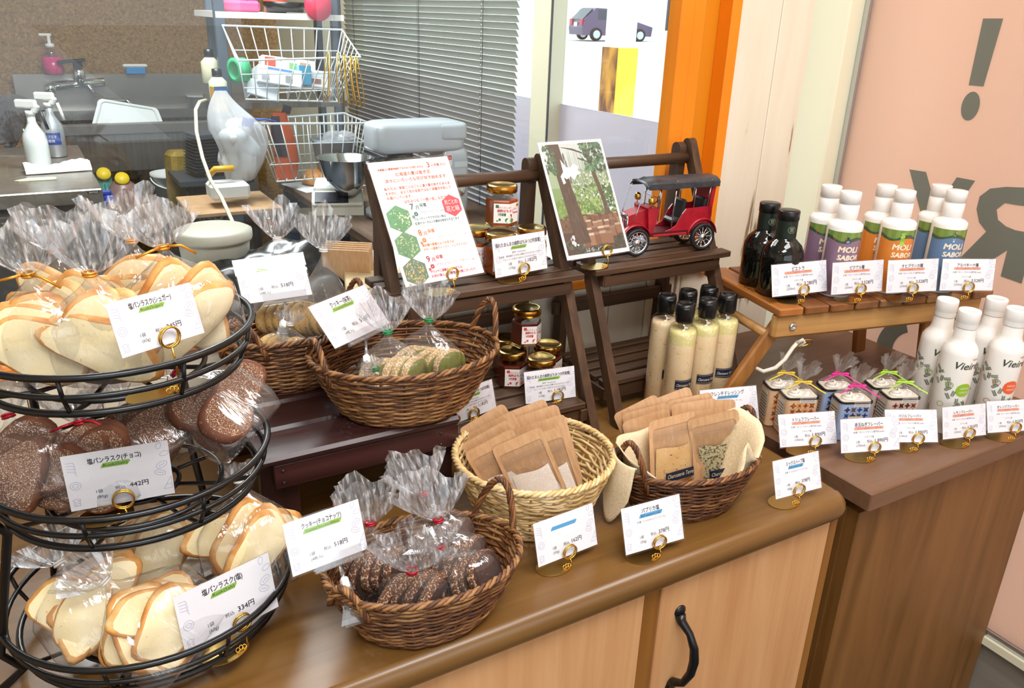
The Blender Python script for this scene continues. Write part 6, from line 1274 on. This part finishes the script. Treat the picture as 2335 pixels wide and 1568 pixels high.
carton((722, 182), 3.14, (.09, .05, .06), (-.2, .1, 0), 'white carton at the right end of the upper wire basket', 'e6e6e8', [(-.4, .1, .4, .4, 'c9d3dc'), (-.3, -.3, .1, .0, '8a5f5f')])
carton((600, 205), 3.09, (.12, .01, .06), (-.5, .3, .1), 'folded paper sheet in the front of the upper wire basket', 'cfd6df', [], 'paper_sheet')
# gold tongs hung over the basket edge
for k, (x0, x1) in enumerate(((748, 742), (770, 777), (785, 803), (800, 818), (812, 828))):
    a, b_ = at(x0, 118+3*k, y=3.015), at(x1, 232+3*k, y=3.0); t = thing('tongs', ('pair of gold tongs hung first from the carton end', 'pair of gold tongs hung second from the carton end', 'middle pair of gold tongs hung on the wire basket', 'pair of gold tongs hung fourth from the carton end', 'pair of gold tongs hung nearest the window blind')[k], 'tongs', a, 0, 'gold tongs on the wire basket'); d_ = b_-a
    for s in (-1, 1):
        off = Vector((.010*s, 0, 0)); mb = MB(); mb.tube([off*.3, d_*.5+off, d_*.85+off*.9, d_+off*.5], [.0042, .0046, .004, .006], 6, flat=.4); mb.build('arm', M['gold'], t)
# plastic bag, coffee bag, grey bin
M['thinbag'] = film('thin_plastic_bag', (.93, .95, .97), .25, .5, 22, .9, 1.5, 1.3, (1, 1, 1)); M['tissue'] = plain('white_tissue', 'e9eef2', .9)
p = at(548, 390, y=2.95); t = thing('plastic_bag', 'thin clear plastic bag of white paper hung on the rack', 'plastic bag', p); mb = MB()
def pb(u, v):
    a = 2*PI*u; q = v; r = .085*math.sin(PI*min(.98, .12+.62*q))**.7*(1-.75*max(0, q-.55)/.45); w_ = 1+.10*math.sin(3*a+5*q)+.06*math.sin(7*a-3*q)+.04*math.sin(13*a); return (r*w_*1.05*math.cos(a)-.02*q+.02*math.sin(q*5), r*.8*w_*math.sin(a), .27*q-.03*(1-q)**3)
mb.grid(pb, 40, 22, 0, True, True); mb.build('film', M['thinbag'], t)
for k in range(6):
    mb = MB(); rn = random.Random(k); mb.grid(lambda u, v: tuple((.036+.008*math.sin(5*u*6.28+k)+.006*math.sin(9*v+k))*c for c in (math.cos(2*PI*u)*math.sin(PI*v), math.sin(2*PI*u)*math.sin(PI*v), math.cos(PI*v))), 14, 9, 0, True, True); mb.build('crumpled_paper', M['tissue'], t, (rn.uniform(-.04, .04), rn.uniform(-.03, .02), .03+.022*k))
mb = MB(); q = at(565, 280, y=2.93)-p; mb.box(tuple(q), (.04, .01, .03), 0, (0, .3, 0), .003); mb.tube([q+Vector((.01, 0, .012)), q+Vector((.06, 0, .01)), q+Vector((.10, .01, .0))], .008, 6, flat=.4); mb.build('clip', plain('blue_clip', '2b4fb0', .4), t)
p = at(652, 408, y=3.1); t = thing('coffee_bag', 'orange foil bag with dark folded top in the lower wire basket', 'bag', p); mb = MB()
def cb(u, v): a = 2*PI*u; s = 1-.35*max(0, v-.7)/.3; return (.042*s*math.cos(a)*(1+.06*math.sin(4*a+6*v))+.008*math.sin(v*5), .03*(1-.6*v)*math.sin(a)*(1+.1*math.sin(3*a+4*v)), .245*v)
mb.grid(cb, 26, 14, 0, True, True); mb.build('body', noisy('orange_foil', [(.3, 'a8451f'), (.7, 'c4582b')], (30, 30, 30), .3, .3), t); mb = MB(); mb.grid(lambda u, v: (cb(.54+.2*u, .35+.6*v)[0]*1.03, cb(.54+.2*u, .35+.6*v)[1]*1.05, cb(.54, .35+.6*v)[2]), 8, 8); mb.box((.02, -.005, .255), (.03, .01, .03), 0, (.2, .3, 0), .002); mb.build('dark_label', plain('dark_label', '2a2433', .4), t)
p = at(762, 392, y=3.13); mb = MB(); mb.lathe([(.06, 0), (.075, .13), (.08, .13), (.08, .12)], 24, sx=1, sy=.7, sq=4, capt=False); single(mb, 'storage_tub', plain('grey_tub', '8f9aa4', .4), 'grey plastic tub in the lower wire basket', 'tub', None, tuple(p))
p = at(775, 320, y=3.13); mb = MB(); mb.grid(lambda u, v: tuple((.05+.012*math.sin(8*u*6.28)*math.sin(6*v))*c for c in (1.4*math.cos(2*PI*u)*math.sin(PI*v), .8*math.sin(2*PI*u)*math.sin(PI*v), .7*math.cos(PI*v))), 20, 10, 0, False, True); single(mb, 'food_bag', M['thinbag'], 'crumpled clear food bag heaped on the grey tub', 'plastic bag', None, tuple(p))
# baking table with mixer, bowl, scale, buns
M['ktable'] = wood('dark_table_board', '4b3b30', '5d4a3c', '6e5a4a', 'y', 50, .5)
t = thing('baking_table', 'dark topped kitchen table under the stand mixer', 'table', (1.13, 2.6, 0)); MB().box((0, 0, .79), (.54, 1.38, .03), 0, None, .003).build('tabletop', M['ktable'], t)
for x in (-.24, .24):
    for y in (-.64, .64): MB().box((x, y, .387), (.045, .045, .774)).build('leg', M['post'], t)
MB().box((0, 0, .3), (.5, 1.28, .02)).build('lower_shelf', M['post'], t)
def rb(c, d, e):
    P_ = lambda q: math.copysign(abs(q)**e, q)
    return lambda u, v: (c[0]+d[0]/2*P_(math.cos(2*PI*u))*P_(max(1e-6, math.sin(PI*v))), c[1]+d[1]/2*P_(math.sin(2*PI*u))*P_(max(1e-6, math.sin(PI*v))), c[2]-d[2]/2*P_(math.cos(PI*v)))
M['mixgrey'] = plain('silver_mixer_enamel', 'c6d0d9', .3, .25)
t = thing('stand_mixer', 'silver stand mixer with steel bowl on the baking table', 'mixer', (1.12, 2.5, .805), .0)
mb = MB(); mb.grid(rb((-.015, 0, .27), (.32, .13, .10), .3), 40, 20, 0, True, True); mb.build('head', M['mixgrey'], t)
mb = MB(); mb.grid(rb((.095, 0, .285), (.108, .136, .058), .3), 40, 20, 0, True, True); mb.build('rear_cover', M['mixgrey'], t)
mb = MB(); mb.grid(rb((.108, 0, .12), (.10, .12, .23), .3), 40, 20, 0, True, True); mb.grid(rb((-.02, 0, .018), (.30, .18, .034), .3), 40, 12, 0, True, True); mb.build('column', M['mixgrey'], t)
mb = MB(); mb.lathe([(.035, .19), (.045, .2), (.045, .222)], 20, mat=Matrix.Translation((-.07, 0, 0))); mb.build('drive_hub', M['greydark'], t)
mb = MB(); mb.lathe([(.05, .036), (.09, .08), (.105, .17), (.108, .172), (.102, .17)], 30, mat=Matrix.Translation((-.07, 0, 0)), capt=False); mb.build('bowl', M['chrome'], t)
mb = MB()
for r in (.04, .065, .09, .112): mb.tube([(-.07+r*math.cos(2*PI*k/30), r*math.sin(2*PI*k/30), .185) for k in range(30)], .002, 5, closed=True)
for k in range(10): a = 2*PI*k/10; mb.tube([(-.07+.04*math.cos(a), .04*math.sin(a), .19), (-.07+.112*math.cos(a), .112*math.sin(a), .185)], .0018, 5)
mb.build('wire_guard', M['blackplastic'], t)
mb = MB(); mp = lambda x, y, l: (x, -.0605-l, y); 
for x0, z0, x1, z1, c in ((.062, .175, .092, .212, 'f2f2f2'), (.064, .196, .09, .21, 'e0282e'), (.1, .17, .148, .188, 'dfe7ee')): mb.poly([mp(x0, z0, .0002*(c != 'f2f2f2')), mp(x1, z0, .0002*(c != 'f2f2f2')), mp(x1, z1, .0002*(c != 'f2f2f2')), mp(x0, z1, .0002*(c != 'f2f2f2'))], 0, lin(c))
text(mb, '△注意', .077, .199, .008, WHT, 'c', .022, 0, lambda x, y, l: mp(x, y, .0005)); mb.build('sticker', M['print'], t)
mb = MB(); mb.lathe([(.028, 0), (.028, .014), (.024, .018), (0, .018)], 24, mat=Matrix.Translation((.11, -.06, .1)) @ Matrix.Rotation(PI/2, 4, 'X')); mb.build('speed_dial', M['chrome'], t)
p = at(790, 395, y=2.62); t = thing('mixing_bowl', 'steel mixing bowl beside the mixer', 'bowl', (p.x, 2.62, .875)); mb = MB(); mb.lathe([(.03, 0), (.07, .05), (.092, .12), (.097, .122), (.09, .12), (.066, .052), (0, .006)], 32, capt=False); mb.build('bowl', M['chrome'], t)
p = at(800, 490, z=.805); t = thing('kitchen_scale', 'cream kitchen scale with dark keypad on the baking table', 'scale', (p.x+.0, p.y+.12, .8055), -.35); mb = MB(); mb.prism([(-.085, -.12), (.085, -.12), (.085, .1), (-.085, .1)], 0, .045); mb.box((0, -.09, .045), (.17, .07, .03), 0, (.5, 0, 0), .006); mb.build('body', plain('cream_plastic', 'e6e3d6', .4), t); MB().box((0, .02, .072), (.16, .16, .03), 0, None, .008).build('pan', M['whitepl'], t); mb = MB(); mb.box((-.02, -.105, .058), (.11, .05, .004), 0, (.5, 0, 0)); mb.build('keypad', plain('dark_keypad', '2a2d3a', .3), t)
p = at(735, 420, z=.805); mb = MB(); mb.box((0, 0, .001), (.26, .2, .002), 0, (0, 0, .2)); single(mb, 'baking_paper', M['tissue'], 'sheet of white baking paper under the two buns', 'paper', None, (p.x, p.y-.02, .8055))
M['bun'] = noisy('baked_bun', [(.3, 'b9742e'), (.6, 'd79a52'), (.8, 'e8c08a')], (12, 12, 12), .5)
for k, px in enumerate(((723, 412), (758, 416))): 
    p = at(*px, z=.82); mb = MB(); mb.lathe([(.045, 0), (.062, .012), (.064, .025), (.052, .045), (.03, .056), (0, .06)], 28); single(mb, 'bun', M['bun'], ('round glazed bun on baking paper, left of the pair', 'round speckled bun on baking paper, nearer the scale')[k], 'bun', 'buns on baking paper', (p.x, p.y, .808))
# front shelf right behind the glass
mb = MB(); mb.box((.62, 1.42, .945), (1.15, .46, .03), 0); single(mb, 'kitchen_shelf', M['whitepl'], 'pale shelf just behind the glass partition', 'shelf')
mb = MB(); mb.grid(lambda u, v: ((u-.5)*.36, (v-.5)*.2, .01+.085*math.sin(PI*u)**.6*math.sin(PI*v)**.5*(1+.12*math.sin(9*u+3*v))+.008*math.sin(21*u)*math.sin(17*v)), 26, 16); p = at(620, 560, y=1.45); single(mb, 'black_bag', plain('black_film', '17191d', .25), 'black plastic bag lying behind the glass', 'plastic bag', None, (p.x, 1.42, .961))
for k in range(5):
    p = at(800, 560, y=1.36); mb = MB(); mb.box((0, 0, .04), (.085, .004, .075), 0, (.12, 0, 0), .001); single(mb, 'kraft_envelope', M['kraft'], 'kraft paper envelope filed upright behind the glass', 'envelope', 'kraft envelopes behind the glass', (p.x-.02+.006*k, 1.33+.012*k, .985), (0, 0, -.6))
p = at(815, 620, y=1.3); mb = MB(); mb.box((0, 0, .03), (.12, .1, .06), 0, None, .002); single(mb, 'cardboard_box', noisy('cardboard', [(.3, 'c9ad84'), (.7, 'd6bd96')], (20, 20, 20), .8), 'pale cardboard box below the kraft envelopes', 'box', None, (p.x+.03, 1.27, .961), (0, 0, -.3))
bucket((488, 545), 1.5, 1.075, .96, .062, 'pale lidded tub behind the glass, by the cable', plain('beige_tub', 'b9b5a6', .5), 'lidded_tub', False, True)
p = at(1040, 500, y=1.42); mb = MB()
for k in range(6): mb.box((.004*k, .003*k, .006+.012*k), (.16, .12, .009), 0, (0, 0, .05*k), .001)
single(mb, 'tray_stack', M['white'], 'white paper trays behind the honey jars', 'tray', None, (p.x-.02, 1.42, .961)); mb = MB(); mb.tube([(-.05, 0, .02), (-.03, -.02, .06), (.02, -.02, .07), (.05, 0, .03)], .012, 8); single(mb, 'cable_coil', plain('blue_black_cable', '2a3a5a', .4), 'dark blue cable loop on the white trays', 'cable', None, (p.x-.06, 1.36, .97))
mb = MB(); mb.tube([at(470, 228, y=3.3), at(455, 232, y=3.0), at(446, 250, y=2.8), at(448, 300, y=2.7), at(462, 360, y=2.6), at(480, 410, y=2.5), at(505, 450, y=2.4), at(530, 505, y=2.3), at(540, 540, y=2.25)], .0055, 8); single(mb, 'power_cable', plain('cream_cable', 'd9d2b0', .5), 'cream power cable hanging down in front of the black trays', 'cable')
# lower basket things left of the rack
p = at(520, 432, y=2.9); t = thing('strainer_basket', 'white strainer basket with yellow handle in the rack bottom', 'strainer', p); mb = MB(); mb.box((0, 0, 0), (.13, .1, .055), 0, None, .01); mb.build('basket', M['whitepl'], t); mb = MB(); mb.tube([(-.06, 0, .05), (-.04, -.02, .075), (.02, -.02, .075)], .011, 8); mb.build('handle', plain('yellow_handle', 'd9a520', .4), t)
p = at(505, 440, y=2.95); mb = MB(); mb.box((0.02, 0, -.04), (.3, .3, .016), 0, None, .003); single(mb, 'wooden_tray', noisy('plywood', [(.3, 'a5825c'), (.7, 'b99670')], (20, 20, 20), .6), 'plywood tray under the white strainer basket', 'tray', None, tuple(p))
for px, yy, d, c, lab, nm, cat in (((498, 205), 3.3, (.05, .05, .12), 'c9cdb4', 'cream bottle with black cap left of the upper wire basket', 'sauce_bottle', 'bottle'), ((480, 160), 3.4, (.05, .05, .1), 'c6c3a6', 'cream plastic bottle left of the steel rack post', 'plastic_bottle', 'bottle')):
    p = at(*px, y=yy); t = thing(nm, lab, cat, p); mb = MB(); mb.lathe([(.03, -.05), (.033, -.045), (.033, .03), (.014, .05)], 20); mb.build('body', plain(nm+'_plastic', c, .4), t); mb = MB(); mb.lathe([(.018, .048), (.018, .075), (0, .077)], 16); mb.build('cap', M['blackplastic'], t)
t_, mp, d = carton((500, 225), 3.25, (.05, .04, .09), (0, 0, .2), 'yellow and blue carton standing by the steel rack post', 'd9a63a', [(-.5, .2, .5, .5, '2f5f9a')])
p = at(448, 222, z=.8865); mb = MB(); mb.lathe([(.05, 0), (.06, .06), (.062, .06)], 20, sq=4); single(mb, 'plastic_container', M['milky'], 'milky plastic container at the end of the sink', 'container', None, (.93, 5.22, .8865))
# ------------------------------------------------------------------ venetian blind
M['slat'] = plain('grey_green_slat', 'b4bab1', .4)
t = thing('venetian_blind', 'grey venetian blind over the kitchen window', 'blind', (1.405, 3.2, 1.5)); mb = MB()
z = -.72
while z < .62:
    mb.grid(lambda u, v: (-.0118*math.cos(1.03)*(1-2*v), -.83+1.6*u, z+.0118*math.sin(1.03)*(1-2*v)+.0012*(1-(2*v-1)**2)), 2, 4); z += .0212
mb.build('slats', M['slat'], t); mb = MB()
for y in (-.62, -.1, .62): mb.tube([(-.012, y, -.72), (-.012, y, .62)], .0012, 5); mb.tube([(-.012, y+.012, -.72), (-.012, y+.012, .62)], .0007, 4)
mb.build('ladder_cords', M['greydark'], t); mb = MB(); k = 0; z = -.7
while z < .6: mb.lathe([(0, -.003), (.003, 0), (0, .003)], 8, mat=Matrix.Translation((-.016, -.618, z))); z += .0212
mb.build('pull_beads', M['white'], t)
mb = MB(); mb.box((0, 0, .635), (.03, 1.5, .03)); mb.build('head_rail', M['slat'], t)
lamp('kitchen_shelf_light', (.3, 1.9, 2.5), .5, 10, (1, 1, 1))
# ------------------------------------------------------------------ across the street
def place(px, dist):
    d = at(px, 60, y=dist); return d.x, d.y
M['carpaint'] = plain('purple_grey_paint', '645670', .3, .2); M['carglass'] = plain('dark_car_glass', '3a4650', .1)
gz = lambda x, y: -.12+(x-1.6)*1.52/88.4
def parked():
    q = at(1392, 70, y=37); g0 = gz(q.x, q.y); t = thing('parked_car', 'purple grey hatchback parked across the street', 'car', (q.x, q.y, g0+.02), -.15)
    mb = side([(-2.0, .25), (2.0, .25), (2.05, .7), (1.1, .95), (.6, 1.5), (-1.3, 1.55), (-1.95, 1.0), (-2.05, .6)], -.8, .8); mb.build('body', M['carpaint'], t)
    mb = side([(-1.2, 1.0), (.95, .98), (.55, 1.44), (-1.2, 1.48)], -.805, .805); q2 = side([(-1.99, 1.0), (-1.93, 1.0), (-1.42, 1.48), (-1.48, 1.5)], -.65, .65); mb.add(q2.v, q2.f); mb.build('windows', M['carglass'], t)
    for x in (-1.25, 1.3):
        for y in (-.78, .78):
            mb = MB(); mt = Matrix.Translation((x, y, .3)) @ Matrix.Rotation(PI/2, 4, 'X'); mb.lathe([(.2, -.1), (.31, -.1), (.31, .1), (.2, .1)], 24, 0, mat=mt); w_ = mb.build('wheel', M['tyre'], t); mb = MB(); mb.lathe([(.2, -.11), (.2, .11)], 12, 0, mat=mt); mb.build('rim', M['alu'], w_)
    for y in (-.6, .6): MB().box((-1.99, y, .85), (.12, .3, .3)).build('tail_light', plain('tail_red', 'b8283a', .3), t)
    MB().box((-2.05, 0, .75), (.02, .35, .2)).build('number_plate', M['white'], t)
parked()
q = at(1408, 180, y=9.3); g0 = gz(q.x, q.y); t = thing('sign_post', 'white sign post with yellow guard standing outside', 'post', (q.x, q.y, g0)); MB().box((0, 0, 3), (.30, .30, 6), 0, None, .01).build('column', M['white'], t)
zt_ = at(1408, 108, y=9.3).z-g0
M['rusty'] = noisy('rusty_yellow', [(.38, '6a3a1c'), (.5, 'c98a2a'), (.6, 'e8a83a')], (3, 3, 1.2), .7)
mb = MB(); mb.box((.02, -.02, zt_/2), (.34, .30, zt_), 0, None, .01); mb.build('guard', plain('yellow_guard', 'f2d63a', .5), t); MB().box((-.16, .0, zt_/2), (.02, .33, zt_), 0, None, .004).build('rusty_side', M['rusty'], t)
q = at(1545, 40, x=46.4); t = thing('shop_door', 'dark framed glass door in the white building opposite', 'door', (q.x, q.y, q.z)); mb = MB()
for y, z, a, b_ in ((-1.2, 0, .25, 3.2), (1.2, 0, .25, 3.2), (0, -1.6, 2.6, .25), (0, 1.6, 2.6, .25)): mb.box((0, y, z), (.1, a, b_))
mb.build('frame', M['greydark'], t); MB().box((.05, 0, 0), (.03, 2.2, 3.0)).build('glass_panel', plain('pale_door_glass', 'b9cbd6', .2), t)
